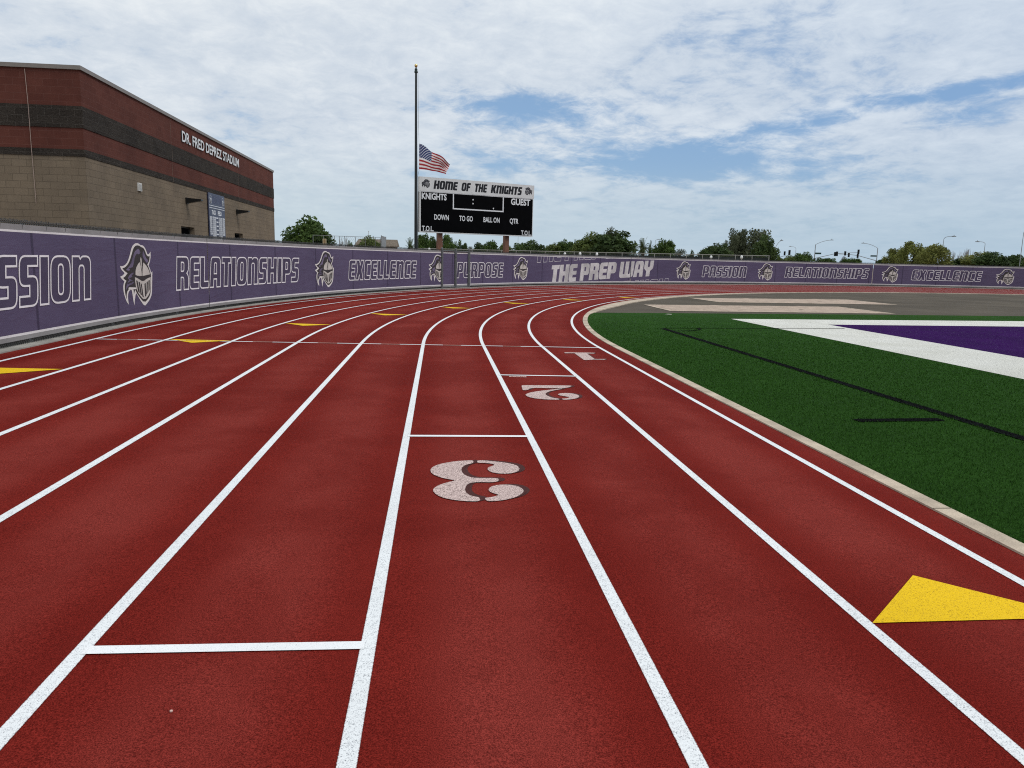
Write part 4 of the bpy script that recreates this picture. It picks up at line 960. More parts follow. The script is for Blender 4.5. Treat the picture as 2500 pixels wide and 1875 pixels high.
hs_ = empty('distant_house', (-16.0, 149, -.14), 'tan single storey house with brown roofs far behind the tall fence', 'house')
M_st = mat('tan_stucco', (.35, .285, .215), .9, .1, var=.06, vscale=.8); M_rf = mat('brown_roof', (.165, .135, .105), .9, .1, var=.25, vscale=3)
m_ = MB(); m_.box(.2, 0, 0, 7.7, 7, 3.75); m_.build('wall', M_st, hs_)
m_ = MB(); m_.poly([(-.1, -.5, 3.70), (8.1, -.5, 3.70), (7.9, 3.5, 5.05), (.4, 3.5, 5.05)]); m_.poly([(-.1, 7.5, 3.7), (8.1, 7.5, 3.7), (7.9, 3.5, 5.05), (.4, 3.5, 5.05)]); m_.poly([(8.1, -.5, 3.7), (8.1, 7.5, 3.7), (7.9, 3.5, 5.05)]); m_.poly([(-.1, -.5, 3.7), (-.1, 7.5, 3.7), (.4, 3.5, 5.05)])
m_.box(-.1, -.56, 3.58, 8.1, -.5, 3.72); m_.build('roof', M_rf, hs_)
m_ = MB(); m_.box(.35, -1.2, 0, 2.9, -.01, 3.6); m_.poly([(.35, -1.2, 3.6), (2.9, -1.2, 3.6), (1.62, -1.2, 4.15)]); m_.build('gable_wall', M_st, hs_)
m_ = MB()
for a, b in (((.0, 3.55), (1.62, 4.42)), ((1.62, 4.42), (3.25, 3.55))): m_.poly([(a[0], -1.6, a[1]), (b[0], -1.6, b[1]), (b[0], 2.5, b[1]), (a[0], 2.5, a[1])]); m_.poly([(a[0], -1.6, a[1]), (b[0], -1.6, b[1]), (b[0], -1.6, b[1] - .16), (a[0], -1.6, a[1] - .16)])
m_.build('gable_roof', M_rf, hs_)
for u in (.75, 1.75): m_ = MB(); m_.box(u, -1.23, 2.2, u + .7, -1.2, 3.1); m_.build('window', M_void, hs_)
m_ = MB(); m_.box(5.0, -.04, 1.8, 6.3, -.005, 3.3); m_.build('window', M_void, hs_)
tw = empty('boundary_wall', (24.0, 115.6, -.14), 'low tan block wall beyond the wind screen among the palms and bushes', 'wall')
m_ = MB(); m_.box(0, -.1, 0, 16.0, .1, 2.62); m_.box(-.05, -.14, 2.62, 16.05, .14, 2.7); m_.build('panel', mat('pinkish_block', (.30, .215, .165), .9, .1, var=.15, vscale=2), tw); tw.rotation_euler = (0, 0, -.275)
hill = MB(); rn = random.Random(9); n = 26
for k in range(n):
    x0, x1 = 1180 + 70 * k / n, 1180 + 70 * (k + 1) / n
    h = lambda t: 38 * math.exp(-((t - .42) / .16) ** 2) + 14 * math.exp(-((t - .72) / .12) ** 2) - 2
    hill.poly([(x0, 2190 - (x0 - 1180) * .55, -5), (x1, 2190 - (x1 - 1180) * .55, -5), (x1 + 10, 2230 - (x1 - 1180) * .55, h((k + 1) / n)), (x0 + 10, 2230 - (x0 - 1180) * .55, h(k / n))])
    hill.poly([(x0 + 10, 2230 - (x0 - 1180) * .55, h(k / n)), (x1 + 10, 2230 - (x1 - 1180) * .55, h((k + 1) / n)), (x1 + 60, 2300, -5), (x0 + 60, 2300, -5)])
tag(hill.build('hill', mat('far_hill', (.30, .33, .38), 1.0, 0)), kind='structure')

# ------------------------------------------------------------------ street lamps and traffic signals
M_lp = mat('lamp_grey', (.26, .27, .28), .5, .4, .4); M_sig = mat('signal_black', (.010, .011, .012), .6)
LAMPS = [(102.5,147.96,7.56,103.69,147.14,8.22),(120.45,159.66,7.29,119.46,160.4,7.82),(106.97,132.13,8.4,107.45,131.74,8.99),(130.19,270.28,7.75,128.57,271.05,8.62),(82.55,288.42,9.64,83.27,288.21,10.42),(92.78,264.18,6.24,94.36,263.62,7.55)]
LL = ['tall curved street lamp standing in front of the yellow green tree crown', 'curved street lamp rising from the yellow green bush beside the bare trees', 'tallest street lamp at the very edge of the picture, past the dark bush', 'small faint street lamp between the first and second traffic signals', 'tiny faint street lamp between the palms and the round green tree', 'faint tiny street lamp above the dark bush left of the eucalyptus']
for (x, y, zt, ax, ay, az), lab in zip(LAMPS, LL):
    t = empty('street_lamp', (x, y, -.14), lab, 'street lamp', 'street lamps along the road'); r = .036 + y * .00008
    z0 = .14; B = Vector((0, 0, 0)); Tp = Vector((0, 0, zt + z0)); A = Vector((ax - x, ay - y, az + z0))
    m_ = MB(); c1 = Vector((0, 0, az + z0))
    cv = [Tp.lerp(c1, k / 7).lerp(c1.lerp(A, k / 7), k / 7) for k in range(8)]
    m_.tube([B, Tp * .6] + cv, [r * 1.7, r * 1.3] + [r] * 8, 7); m_.build('pole', M_lp, t)
    d = (A - Vector((0, 0, A.z))).normalized(); e = Vector((-d.y, d.x, 0))
    m_ = MB(); m_.poly([A - d * .05 - e * .12 + Vector((0, 0, .05)), A + d * .75 - e * .1, A + d * .75 + e * .1, A - d * .05 + e * .12 + Vector((0, 0, .05))]); m_.tube([A - d * .1, A + d * .7], [.10, .07], 6); m_.tube([A + d * .3, A + d * .3 + Vector((0, 0, .28))], .07, 6); m_.build('lamp_head', M_lp, t)
MASTS = [{'base':(98.96,218.65),'top':6.89,'lamp':(100.57,217.91,8.94),'sign':None,'arm':[(99.32,218.49,2.96),(100.38,218.0,4.18),(101.4,217.53,4.44),(102.73,216.9,4.53)],'heads':[((101.41,217.52,5.21),1.17),((102.6,216.96,5.47),1.43)]},{'base':(108.85,213.9),'top':7.88,'lamp':(112.79,211.85,9.22),'sign':((108.81,213.91,5.6),(110.39,213.1,5.12)),'arm':[(109.21,213.72,4.01),(113.61,211.4,5.33),(116.26,209.96,5.62),(119.0,208.42,5.79)],'heads':[((113.66,211.38,5.25),1.17),((114.11,211.14,5.34),1.3),((116.0,210.1,5.49),1.23),((119.01,208.42,5.97),1.3)]},{'base':(128.35,214.54),'top':7.34,'lamp':(124.69,216.69,8.71),'sign':((126.85,215.43,5.24),(128.24,214.6,4.82)),'arm':[(127.99,214.75,3.76),(123.89,217.15,5.09),(121.68,218.39,5.39),(119.33,219.68,5.42)],'heads':[((121.74,218.36,5.18),1.22),((123.87,217.16,4.97),1.22)]},{'base':(117.71,179.91),'top':6.76,'lamp':(116.5,180.7,7.87),'sign':None,'arm':[(117.48,180.07,3.63),(116.87,180.46,4.07),(115.79,181.16,4.8),(114.49,181.98,4.91)],'heads':[((114.32,182.09,4.86),1.28),((115.52,181.33,4.66),0.99)]}]
ML = ['traffic signal mast half hidden by the dark tree beside the eucalyptus', 'tall traffic signal mast with a street sign and a long arm reaching right', 'traffic signal mast with a street sign and an arm reaching left', 'pale traffic signal mast in front of the yellow green trees']
for md, lab in zip(MASTS, ML):
    bx, by = md['base']; O = Vector((bx, by, -.14)); t = empty('traffic_signal', O, lab, 'traffic signal', 'traffic signals at the crossing'); pale = lab.startswith('pale')
    mm = mat('pale_mast', (.55, .55, .52), .5, .4) if pale else M_lp
    m_ = MB(); m_.tube([(0, 0, 0), (0, 0, md['top'] + .14)], [.16, .10], 8); m_.build('pole', mm, t)
    L_ = Vector(md['lamp']) - O; tp_ = Vector((0, 0, md['top'] + .1))
    m_ = MB(); c1 = tp_.lerp(L_, .45) + Vector((0, 0, (L_.z - tp_.z) * .5)); m_.tube([tp_.lerp(c1, k / 6).lerp(c1.lerp(L_, k / 6), k / 6) for k in range(7)], .06, 6); m_.build('lamp_arm', mm, t)
    m_ = MB(); dd = (L_ - tp_); dd.z = 0; dd.normalize(); m_.tube([L_ - dd * .6, L_ + dd * .25], .09, 6); m_.tube([L_ - dd * .2, L_ - dd * .2 + Vector((0, 0, .35))], .08, 6); m_.build('lamp_head', M_lp, t)
    m_ = MB(); ar = [Vector((0, 0, md['arm'][0][2] - .1))] + [Vector(p) - O for p in md['arm']]; m_.tube(ar, [.11] + [.10 - .015 * k for k in range(len(ar) - 1)], 6); m_.build('mast_arm', mm, t)
    m_ = MB(); m_.box(-.22, -.2, md['arm'][0][2] - .75, .3, .2, md['arm'][0][2] + .05); m_.build('control_box', M_sig, t)
    if md['sign']:
        a, b = Vector(md['sign'][0]) - O, Vector(md['sign'][1]) - O
        m_ = MB(); q = [a, Vector((b.x, b.y, a.z)), b, Vector((a.x, a.y, b.z))]; n_ = (q[1] - q[0]).cross(q[2] - q[0]).normalized() * .05
        m_.poly([p - n_ for p in q]); m_.poly([p + n_ for p in q])
        for i in range(4): m_.poly([q[i] - n_, q[(i + 1) % 4] - n_, q[(i + 1) % 4] + n_, q[i] + n_])
        m_.build('street_sign', mat('dark_green_sign', (.02, .05, .04), .5), t)
    for p, h in md['heads']:
        p = Vector(p) - O; m_ = MB(); m_.box(p.x - h * .2, p.y - .12, p.z - h / 2, p.x + h * .2, p.y + .12, p.z + h / 2)
        for k in (-1, 0, 1): m_.lathe([(.0, 0), (.15, 0)], (p.x, p.y - .13, p.z + k * h * .3), 8); m_.box(p.x - .13, p.y - .34, p.z + k * h * .3 + .10, p.x + .13, p.y - .12, p.z + k * h * .3 + .13)
        m_.build('signal_head', M_sig, t)

# ------------------------------------------------------------------ trees
def leaf_mat(name, ca, cb, cc):
    m = bpy.data.materials.new(name); m.use_nodes = True; t = m.node_tree; g = NT(t); b = t.nodes['Principled BSDF']
    ge = g.n('ShaderNodeNewGeometry'); oi = g.n('ShaderNodeObjectInfo')
    n1 = g.noise(ge.outputs['Position'], 1.1, 3, 0.6)
    c = g.mix(g.ramp(n1, .36, .64), ca, cb); c = g.mix(g.m('MULTIPLY', oi.outputs['Random'], .45), c, cc)
    at = g.n('ShaderNodeAttribute', attribute_name='tone'); c = g.mix(1.0, c, g.mix(at.outputs['Fac'], (.7, .7, .7), (1.35, 1.35, 1.3)), 'MULTIPLY')
    g.put(b.inputs['Base Color'], c); b.inputs['Roughness'].default_value = .7; b.inputs['Specular IOR Level'].default_value = .25
    tr = g.n('ShaderNodeBsdfTranslucent'); g.put(tr.inputs['Color'], c); mx = g.n('ShaderNodeMixShader'); mx.inputs[0].default_value = .22
    t.links.new(b.outputs[0], mx.inputs[1]); t.links.new(tr.outputs[0], mx.inputs[2]); t.links.new(mx.outputs[0], t.nodes['Material Output'].inputs[0])
    return m
LM = {'ash': leaf_mat('fresh_green_leaf', (.045, .085, .018), (.092, .145, .030), (.06, .105, .03)), 'dark': leaf_mat('dark_green_leaf', (.038, .066, .020), (.078, .114, .032), (.05, .085, .03)), 'olive': leaf_mat('olive_leaf', (.078, .11, .028), (.135, .165, .046), (.10, .13, .036)),
      'grey': leaf_mat('grey_green_leaf', (.065, .085, .045), (.11, .125, .07), (.12, .09, .06)), 'euca': leaf_mat('eucalyptus_leaf', (.075, .092, .048), (.15, .165, .10), (.095, .11, .06)), 'mesq': leaf_mat('yellow_green_leaf', (.12, .145, .034), (.22, .24, .065), (.16, .155, .045)),
      'palm': leaf_mat('palm_leaf', (.045, .07, .022), (.085, .11, .04), (.07, .09, .035))}
M_bark = mat('bark', (.10, .075, .055), .95, .1, var=.3, vscale=3); M_pbark = mat('pale_bark', (.30, .27, .23), .95, .1, var=.2, vscale=3); M_dead = mat('dead_twigs', (.24, .21, .18), .95, .1); M_skirt = mat('dry_fronds', (.17, .11, .055), .95, .1, var=.3, vscale=5)
def leaf_cloud(centres, n, size, rs, flat=.5, droop=0.0):
    """many small leaf faces scattered over clumps; returns verts, faces, tone"""
    C_ = np.array([c[:3] for c in centres]); Rr = np.array([c[3:6] for c in centres]); wgt = Rr.prod(1) ** (2 / 3); wgt /= wgt.sum()
    k = rs.choice(len(C_), n, p=wgt); d = rs.normal(size=(n, 3)); d /= np.linalg.norm(d, axis=1)[:, None]
    rad = np.clip(rs.uniform(0, 1, n) ** .38, .3, 1) * rs.uniform(.88, 1.10, n)
    p = C_[k] + d * Rr[k] * rad[:, None]
    a = rs.normal(size=(n, 3)); a[:, 2] = a[:, 2] * (1 - flat) - droop; a /= np.linalg.norm(a, axis=1)[:, None]
    b = np.cross(a, rs.normal(size=(n, 3))); b /= np.linalg.norm(b, axis=1)[:, None]
    s = size * rs.uniform(.6, 1.4, n)[:, None]
    V_ = np.stack([p - a * s * .5, p + b * s * .28, p + a * s * .6, p - b * s * .28], 1).reshape(-1, 3)
    tone = np.repeat(np.clip(.5 + rs.normal(0, .22, len(C_))[k] + rs.normal(0, .12, n), 0, 1), 4)
    return V_, np.arange(n * 4).reshape(-1, 4), tone
def leaf_mesh(name, V_, F_, tone, m):
    me = bpy.data.meshes.new(name); me.from_pydata(V_.tolist(), [], F_.tolist()); me.materials.append(m)
    at = me.attributes.new('tone', 'FLOAT', 'POINT'); at.data.foreach_set('value', tone.astype(np.float32)); me.update(); return me
def wood(mb, p, d, L, r, depth, rn, spread=.6, n=3, up=.25):
    q = p + d * L; mid = p + d * L * .5 + Vector((rn.uniform(-1, 1), rn.uniform(-1, 1), 0)) * L * .06
    mb.tube([p, mid, q], [r, r * .85, r * .65], 5 if depth > 1 else 4, caps=False); tips = [q]
    if depth > 0:
        for k in range(n):
            dd = (d + Vector((rn.uniform(-1, 1), rn.uniform(-1, 1), rn.uniform(-.3, .8))) * spread + Vector((0, 0, up))).normalized()
            tips += wood(mb, p + d * L * rn.uniform(.55, 1.0), dd, L * rn.uniform(.55, .8), r * .55, depth - 1, rn, spread, n, up)
    return tips
def make_kind(kind, seed):
    """trunk mesh and crown mesh in a unit box: width about 1, height 1"""
    rs = np.random.RandomState(seed); rn = random.Random(seed); mb = MB(); V = Vector
    bark = M_bark
    if kind in ('ash', 'dark', 'olive', 'grey', 'mesq', 'cyp', 'euca'):
        if kind == 'euca':
            cs = []
            for k in range(9):
                ang = rs.uniform(0, 6.28); rr = rs.uniform(.05, .30); x, y = rr * math.cos(ang), rr * math.sin(ang); top = rs.uniform(.72, 1.0) - rr * .4
                zz = .22
                while zz < top - .05:
                    cs.append((x * (1 + .5 * zz) + rs.uniform(-.04, .04), y + rs.uniform(-.05, .05), zz, .13, .13, .085)); zz += .085
            n, size, fl, dr = 6000, .042, .2, .9; bark = M_pbark
        elif kind == 'cyp': cs = [(0, 0, z, .40 * (1 - z) + .10, .40 * (1 - z) + .10, .09) for z in np.linspace(.15, .92, 10)]; n, size, fl, dr = 1400, .08, .3, 0
        else:
            cs = []; nc = {'ash': 22, 'dark': 26, 'olive': 18, 'grey': 16, 'mesq': 16}[kind]
            for k in range(nc):
                th, ph = rs.uniform(0, 6.28), math.acos(rs.uniform(-.55, 1)); rr = rs.uniform(.45, .95)
                x, y, z = .39 * rr * math.sin(ph) * math.cos(th), .39 * rr * math.sin(ph) * math.sin(th), .56 + .33 * rr * math.cos(ph)
                s = rs.uniform(.12, .21); cs.append((x, y, z, s, s, s * rs.uniform(.7, 1.0)))
            for k in range(9):   # skirts low down so that bushes sit on the ground
                th = rs.uniform(0, 6.28); cs.append((.22 * math.cos(th), .22 * math.sin(th), rs.uniform(.12, .36), .17, .17, .15))
            n, size = {'ash': (6500, .060), 'dark': (7000, .060), 'olive': (6000, .056), 'grey': (4200, .048), 'mesq': (6500, .046)}[kind]; fl, dr = .35, 0
        V_, F_, tone = leaf_cloud(cs, n, size, rs, fl, dr)
        m = LM.get(kind, LM['dark'])
        lo, hi = V_.min(0), V_.max(0); q0, q1 = np.percentile(V_[:, 0], 3), np.percentile(V_[:, 0], 97); V_[:, :2] /= (q1 - q0); V_[:, 2] /= np.percentile(V_[:, 2], 99.6)
        crown = leaf_mesh('crown', V_, F_, tone, m)
        mb.tube([V((0, 0, 0)), V((.01, 0, .2)), V((0, .01, .45))], [.035, .028, .02], 7)
        for k in range(7):
            c = V(cs[rn.randrange(len(cs))][:3]); mb.tube([V((0, 0, .22 + .02 * k)), V((c.x * .5, c.y * .5, (c.z + .3) * .5)), c], [.018, .012, .005], 5, caps=False)
        return mb.mesh('trunk', [bark]), crown
    if kind == 'bare':
        for k in range(5): wood(mb, V((rn.uniform(-.04, .04), rn.uniform(-.04, .04), 0)), V((rn.uniform(-.5, .5), rn.uniform(-.5, .5), 1)).normalized(), .42, .022, 4, rn, .55, 3, .15)
        a = np.array(mb.v); a[:, :2] /= max(np.ptp(a[:, 0]), np.ptp(a[:, 1])); a[:, 2] = np.clip(a[:, 2], 0, None) / a[:, 2].max(); mb.v = a.tolist()
        return mb.mesh('trunk', [M_dead]), None
    # palms
    nf, L, trunk_h, dro = {'palm': (26, .5, .62, .5), 'feather': (30, .5, .66, .45), 'skirt': (46, .48, .70, .8), 'sago': (40, .55, .25, .35)}[kind]
    fm = MB(); dm = MB()
    for k in range(nf + (26 if kind == 'skirt' else 0)):
        dead = k >= nf; a = rn.uniform(0, 6.28); e = rn.uniform(-.25, 1.35) if not dead else rn.uniform(-1.5, -.7); Lk = L * rn.uniform(.75, 1.05) * (.8 if dead else 1)
        hz = V((math.cos(a), math.sin(a), 0)); p = V((0, 0, trunk_h)); d = (hz * math.cos(e) + V((0, 0, math.sin(e)))); prev = p; w = .13 if kind != 'sago' else .06
        side = V((-math.sin(a), math.cos(a), 0))
        for j in range(5):
            nx = prev + d * Lk / 5; d = (d - V((0, 0, dro * .28))).normalized()
            w0, w1 = w * (1 - .15 * j), w * (1 - .15 * (j + 1)) * (.1 if j == 4 else 1)
            tgt = dm if dead else fm
            for sgn in (1, -1):   # split leaflets
                for h in range(3):
                    b0, b1 = prev.lerp(nx, h / 3), prev.lerp(nx, (h + .9) / 3); t_ = b1 + side * sgn * w0 * 1.5 + d * .03 - V((0, 0, .02))
                    tgt.poly([b0, b1, t_])
            prev = nx
    a = np.array(fm.v); s = max(np.ptp(a[:, 0]), np.ptp(a[:, 1])); zt = a[:, 2].max(); fm.v = (a * [1 / s, 1 / s, 1 / zt]).tolist()
    me = bpy.data.meshes.new('fronds'); me.from_pydata(fm.v, [], fm.f); me.materials.append(LM['palm']); at = me.attributes.new('tone', 'FLOAT', 'POINT'); at.data.foreach_set('value', np.random.RandomState(3).uniform(.2, .8, len(fm.v)).astype(np.float32))
    mb.tube([V((0, 0, 0)), V((.01, 0, trunk_h / zt * .5)), V((0, 0, trunk_h / zt))], [.05, .04, .045] if kind != 'sago' else [.12, .12, .1], 8)
    ex = None
    if dm.v:
        dm.v = (np.array(dm.v) * [.62 / s, .62 / s, 1 / zt]).tolist(); ex = dm.mesh('dry_skirt', [M_skirt])
    return mb.mesh('trunk', [M_bark]), me, ex
KINDS = {}
def tree(x, y, w, ztop, kind, label, var=0):
    key = (kind, var)
    if key not in KINDS: KINDS[key] = make_kind(kind, 17 + 31 * var + sum(map(ord, kind)))
    parts = KINDS[key]; nm = {'palm': 'palm_tree', 'feather': 'palm_tree', 'skirt': 'palm_tree', 'sago': 'cycad', 'bare': 'bare_tree', 'euca': 'eucalyptus_tree', 'cyp': 'conifer_tree'}.get(kind, 'leafy_tree')
    t = empty(nm, (x, y, -.14), label, 'tree', 'trees beyond the stadium fence', rz=rn_t.uniform(0, 6.28))
    pw = 1.25 if kind in ('palm', 'feather', 'skirt') else 1.0
    t.scale = (w * pw, w * pw, ztop + .14)
    for me in parts:
        if me is None: continue
        o = bpy.data.objects.new(me.name.split('.')[0], me); COL.objects.link(o); o.parent = t
rn_t = random.Random(4)
TREES = [(-17.2,108.6,5.2,6.5,'ash'),(-20.7,110.1,1.61,4.41,'ash'),(-23.1,112.7,0.89,3.34,'ash'),(-13.5,111.2,1.36,4.45,'bare'),(-13.3,117.3,0.78,3.67,'ash'),(-9.0,104.6,2.9,4.1,'olive'),(-4.4,119.9,1.72,4.63,'palm'),(-2.7,130.0,2.15,5.28,'ash'),(-0.9,134.0,2.37,4.96,'dark'),(1.7,130.0,1.87,5.32,'ash'),(2.8,140.0,1.24,4.4,'ash'),(3.7,138.0,1.22,4.81,'cyp'),(4.5,137.9,0.91,4.18,'dark'),(6.2,149.9,1.99,3.82,'grey'),(7.7,139.8,2.32,4.37,'dark'),(9.4,139.7,2.63,4.7,'ash'),(12.8,149.5,2.49,4.75,'olive'),(15.3,149.2,2.82,4.73,'ash'),(17.8,143.9,4.17,5.07,'dark'),(21.9,148.4,3.81,4.72,'olive'),(24.4,148.0,2.65,5.4,'ash'),(26.2,149.7,2.18,5.16,'dark'),(28.2,157.5,1.41,6.12,'feather'),(27.1,137.3,4.95,6.54,'olive'),(30.8,134.5,6.25,6.83,'dark'),(31.2,136.5,2.78,7.48,'grey'),(31.7,146.6,1.66,7.26,'palm'),(29.8,116.2,2.25,3.71,'sago'),(37.5,145.2,1.49,5.74,'feather'),(35.2,130.3,2.01,5.97,'skirt'),(40.9,146.4,1.34,5.92,'feather'),(37.4,124.5,3.3,5.19,'ash'),(37.1,129.8,1.64,4.05,'ash'),(46.0,142.8,2.82,4.2,'grey'),(43.2,127.9,0.89,3.69,'dark'),(47.3,131.8,2.63,4.32,'dark'),(49.0,131.1,3.56,5.06,'dark'),(55.6,139.3,3.31,8.0,'euca'),(58.5,138.1,5.47,7.99,'euca'),(53.6,138.0,2.13,5.89,'euca'),(56.3,128.2,3.4,6.43,'dark'),(92.2,199.7,2.43,3.85,'olive'),(99.0,207.6,4.07,4.36,'olive'),(97.4,197.3,3.89,5.15,'ash'),(120.2,230.5,4.31,4.14,'ash'),(122.5,229.3,2.87,4.19,'ash'),(125.8,227.5,2.59,4.39,'ash'),(128.2,226.2,4.31,4.19,'ash'),(103.8,170.9,1.99,3.69,'dark'),(99.7,161.7,2.31,5.76,'mesq'),(101.2,160.8,2.94,5.96,'mesq'),(100.6,155.3,4.5,7.17,'mesq'),(107.8,162.5,3.02,6.05,'olive'),(106.0,157.7,2.52,6.3,'mesq'),(101.9,148.4,5.37,6.4,'mesq'),(120.9,171.7,2.09,6.38,'bare'),(122.4,170.6,2.78,6.21,'bare'),(121.0,165.5,3.4,6.77,'bare'),(110.2,154.8,3.36,3.85,'dark'),(112.7,153.0,2.31,4.59,'mesq'),(111.3,147.8,5.31,5.2,'mesq'),(110.0,142.5,6.56,4.97,'dark'),(112.5,140.5,2.39,4.62,'dark'),(116.8,143.4,1.84,4.08,'mesq')]
TL = ['large dense green tree between the brick building and the tall chain link fence',
  'small green shrub tucked against the left side of the large dense tree',
  'tiny green tree top just past the corner of the brick building',
  'leafless grey bush behind the tall chain link fence',
  'little green bush between the leafless bush and the house',
  'airy olive bush growing in front of the distant house',
  'short palm just left of the black flagpole',
  'green tree just right of the flagpole below the scoreboard corner',
  'dark round tree left of the left scoreboard leg',
  'green tree showing just right of the left scoreboard leg',
  'small green tree, second right of the left scoreboard leg',
  'small conical tree under the words TO GO of the scoreboard',
  'tiny dark tree right of the small conical tree',
  'low grey green bush in the gap under the scoreboard middle',
  'dark bush left half of the clump below BALL ON',
  'brighter green bush right half of the clump below BALL ON',
  'olive tree behind the right scoreboard leg',
  'green tree just right of the right scoreboard leg',
  'dark broad tree under the right end of the scoreboard',
  'low olive bush right of the dark tree by the scoreboard end',
  'bushy green tree between the low olive bush and the big olive tree',
  'dark bush at the left foot of the big olive tree',
  'feathery palm head left of the big olive tree',
  'big rounded olive green tree, left one of the tall pair',
  'big dark green tree, right one of the tall pair',
  'pale feathery crown topping the big dark green tree',
  'palm head poking up between the two big round trees',
  'spiky low cycad bush right of the big dark green tree',
  'slim palm left of the shaggy palm',
  'stout shaggy palm with a skirt of dry fronds',
  'slim palm just right of the shaggy palm',
  'round green tree standing alone right of the palms',
  'small bush at the left foot of the lone round tree',
  'low brownish bush on the tan wall right of the lone round tree',
  'tiny dark shrub right of the brownish bush',
  'small dark bush left of the eucalyptus, lower one',
  'bushy dark tree left of the eucalyptus, higher one',
  'left tall eucalyptus with airy grey green top',
  'right tall eucalyptus with the widest crown',
  'thin pale leaning eucalyptus at the left of its clump',
  'dark green tree at the right of the eucalyptus clump',
  'low olive tree right of the first traffic signal',
  'low olive tree under the faint small street lamp',
  'spiky green tree left of the mast with the long arm',
  'low far bush just right of the mast with the long arm',
  'low far bush left of the distant hill',
  'low far bush right of the distant hill',
  'low far bush beside the mast whose arm reaches left',
  'low dark bush at the left end of the yellow green trees',
  'narrow yellow green tree behind the first hanging signal of the pale mast',
  'yellow green tree between the two signals of the pale mast',
  'tallest yellow green tree behind the pale signal mast',
  'olive tree right of the pale signal mast',
  'yellow green tree just left of the tall curved lamp',
  'broad yellow green tree crossed by the tall curved lamp',
  'thin leafless tree right of the broad yellow green tree',
  'middle leafless tree of the three',
  'tallest leafless tree of the three, with forked top',
  'low dark bush under the leafless trees',
  'small yellow green bush right of the leafless trees',
  'wide yellow green bush below the curved lamp',
  'wide dark bush near the edge of the picture',
  'small dark tree right of the wide dark bush',
  'pale green tree cut by the picture edge']
cnt = {}
for T_, lab in zip(TREES, TL):
    k = T_[4]; v = cnt.get(k, 0); cnt[k] = v + 1
    tree(*T_, lab, v % (3 if k in ('ash', 'dark', 'mesq', 'olive') else 2))
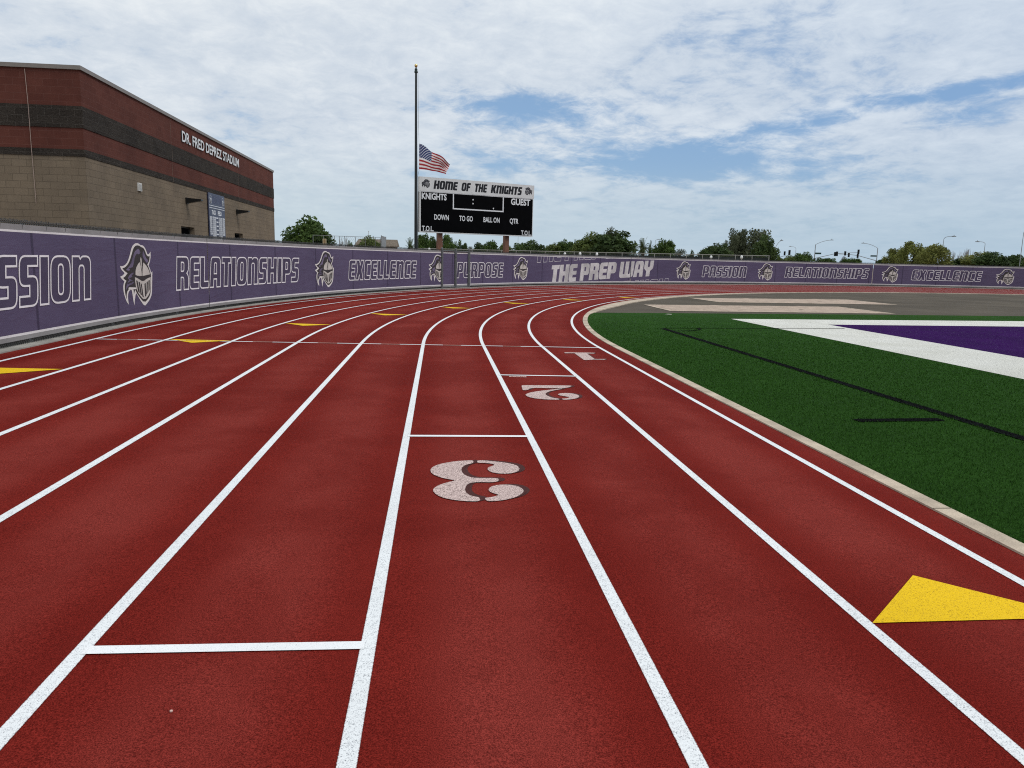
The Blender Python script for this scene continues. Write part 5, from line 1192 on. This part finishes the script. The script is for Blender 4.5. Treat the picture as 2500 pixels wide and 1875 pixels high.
# ------------------------------------------------------------------ blades of the turf nearest to the camera
def turf_blades():
    rs = np.random.RandomState(12); n = 700000
    x = rs.uniform(2.9, 8.44, n); y = rs.uniform(0.5, 22.8, n); d = np.hypot(x, y)
    rd = np.where(y > YC, np.hypot(x - XC, y - YC), XC - x)
    inside = rd < R0 - 0.405 - .0
    keep = inside & (rs.uniform(0, 1, n) < np.clip((5.6 / d) ** 1.7, 0, 1) * np.clip((22.5 - y) / 10, 0, 1)) & (x < 1.25 * y * .75 + 3.2)
    x, y, d = x[keep], y[keep], d[keep]; n = len(x)
    h = rs.uniform(.010, .024, n); w = rs.uniform(.0016, .0028, n) * np.clip(d / 6, 1, 3)
    a = rs.uniform(0, 6.283, n); l = rs.uniform(0, .016, n); la = rs.uniform(0, 6.283, n); z0 = -0.043
    ca, sa = np.cos(a) * w, np.sin(a) * w
    V_ = np.stack([np.c_[x - ca, y - sa, np.full(n, z0)], np.c_[x + ca, y + sa, np.full(n, z0)], np.c_[x + np.cos(la) * l, y + np.sin(la) * l, z0 + h]], 1).reshape(-1, 3)
    me = bpy.data.meshes.new('turf_blades'); me.vertices.add(3 * n); me.vertices.foreach_set('co', V_.astype(np.float32).ravel())
    me.loops.add(3 * n); me.loops.foreach_set('vertex_index', np.arange(3 * n, dtype=np.int32)); me.polygons.add(n); me.polygons.foreach_set('loop_start', np.arange(0, 3 * n, 3, dtype=np.int32))
    at = me.attributes.new('tone', 'FLOAT', 'POINT'); at.data.foreach_set('value', np.repeat(rs.uniform(0, 1, n), 3).astype(np.float32))
    me.update(); me.validate()
    m = bpy.data.materials.new('turf_blade'); m.use_nodes = True; t = m.node_tree; g = NT(t); b = t.nodes['Principled BSDF']
    at = g.n('ShaderNodeAttribute', attribute_name='tone'); ge = g.n('ShaderNodeNewGeometry'); sp = g.n('ShaderNodeSeparateXYZ'); t.links.new(ge.outputs['Position'], sp.inputs[0]); px, py = sp.outputs[0], sp.outputs[1]
    big = g.noise(ge.outputs['Position'], 0.8, 6, 0.65)
    c = g.mix(at.outputs['Fac'], tuple(v * 1.0 for v in TURF_A), tuple(v * 1.15 for v in TURF_C)); c = g.mix(g.m('MULTIPLY', g.ramp(big, .35, .65), .5), c, TURF_B)
    wig = g.m('MULTIPLY', g.m('SUBTRACT', g.noise(ge.outputs['Position'], 30, 2, .5), .5), .05)
    xl = g.m('ADD', g.m('ADD', 5.546, wig), g.m('MULTIPLY', py, -0.0093))
    l1 = g.m('MULTIPLY', g.m('LESS_THAN', g.m('ABSOLUTE', g.m('SUBTRACT', px, xl)), .071), g.m('LESS_THAN', py, 17.8))
    yl = g.m('ADD', 7.255, wig); l2 = g.m('MULTIPLY', g.m('LESS_THAN', g.m('ABSOLUTE', g.m('SUBTRACT', py, yl)), .07), g.m('LESS_THAN', g.m('ABSOLUTE', g.m('SUBTRACT', px, 4.755)), .485))
    c = g.mix(g.m('MAXIMUM', l1, l2), c, (0.003, 0.0035, 0.0035))
    g.put(b.inputs['Base Color'], c); b.inputs['Roughness'].default_value = .7; b.inputs['Specular IOR Level'].default_value = .03
    me.materials.append(m); o = bpy.data.objects.new('turf_grass', me); COL.objects.link(o)
    tag(o, 'short dense green blades of the turf beside the pale kerb', 'grass', kind='stuff')
turf_blades()
# a few pale scraps lying on the turf
scrap = mat('pale_scrap', (.5, .5, .42), .9)
for (x, y, lab) in ((6.93, 22.4, 'small white scrap lying on the turf near the paving edge'),):
    m_ = MB(); m_.poly([(-.10, -.02, 0.012), (.09, -.025, .008), (.11, .015, .016), (.0, .03, .02), (-.09, .02, .01)]); m_.poly([(-.10, -.02, 0.0), (.09, -.025, -.004), (.11, .015, 0), (.0, .03, .0), (-.09, .02, .0)]); o = m_.build('paper_scrap', scrap); o.location = (x, y, -.02); tag(o, lab, 'scrap')
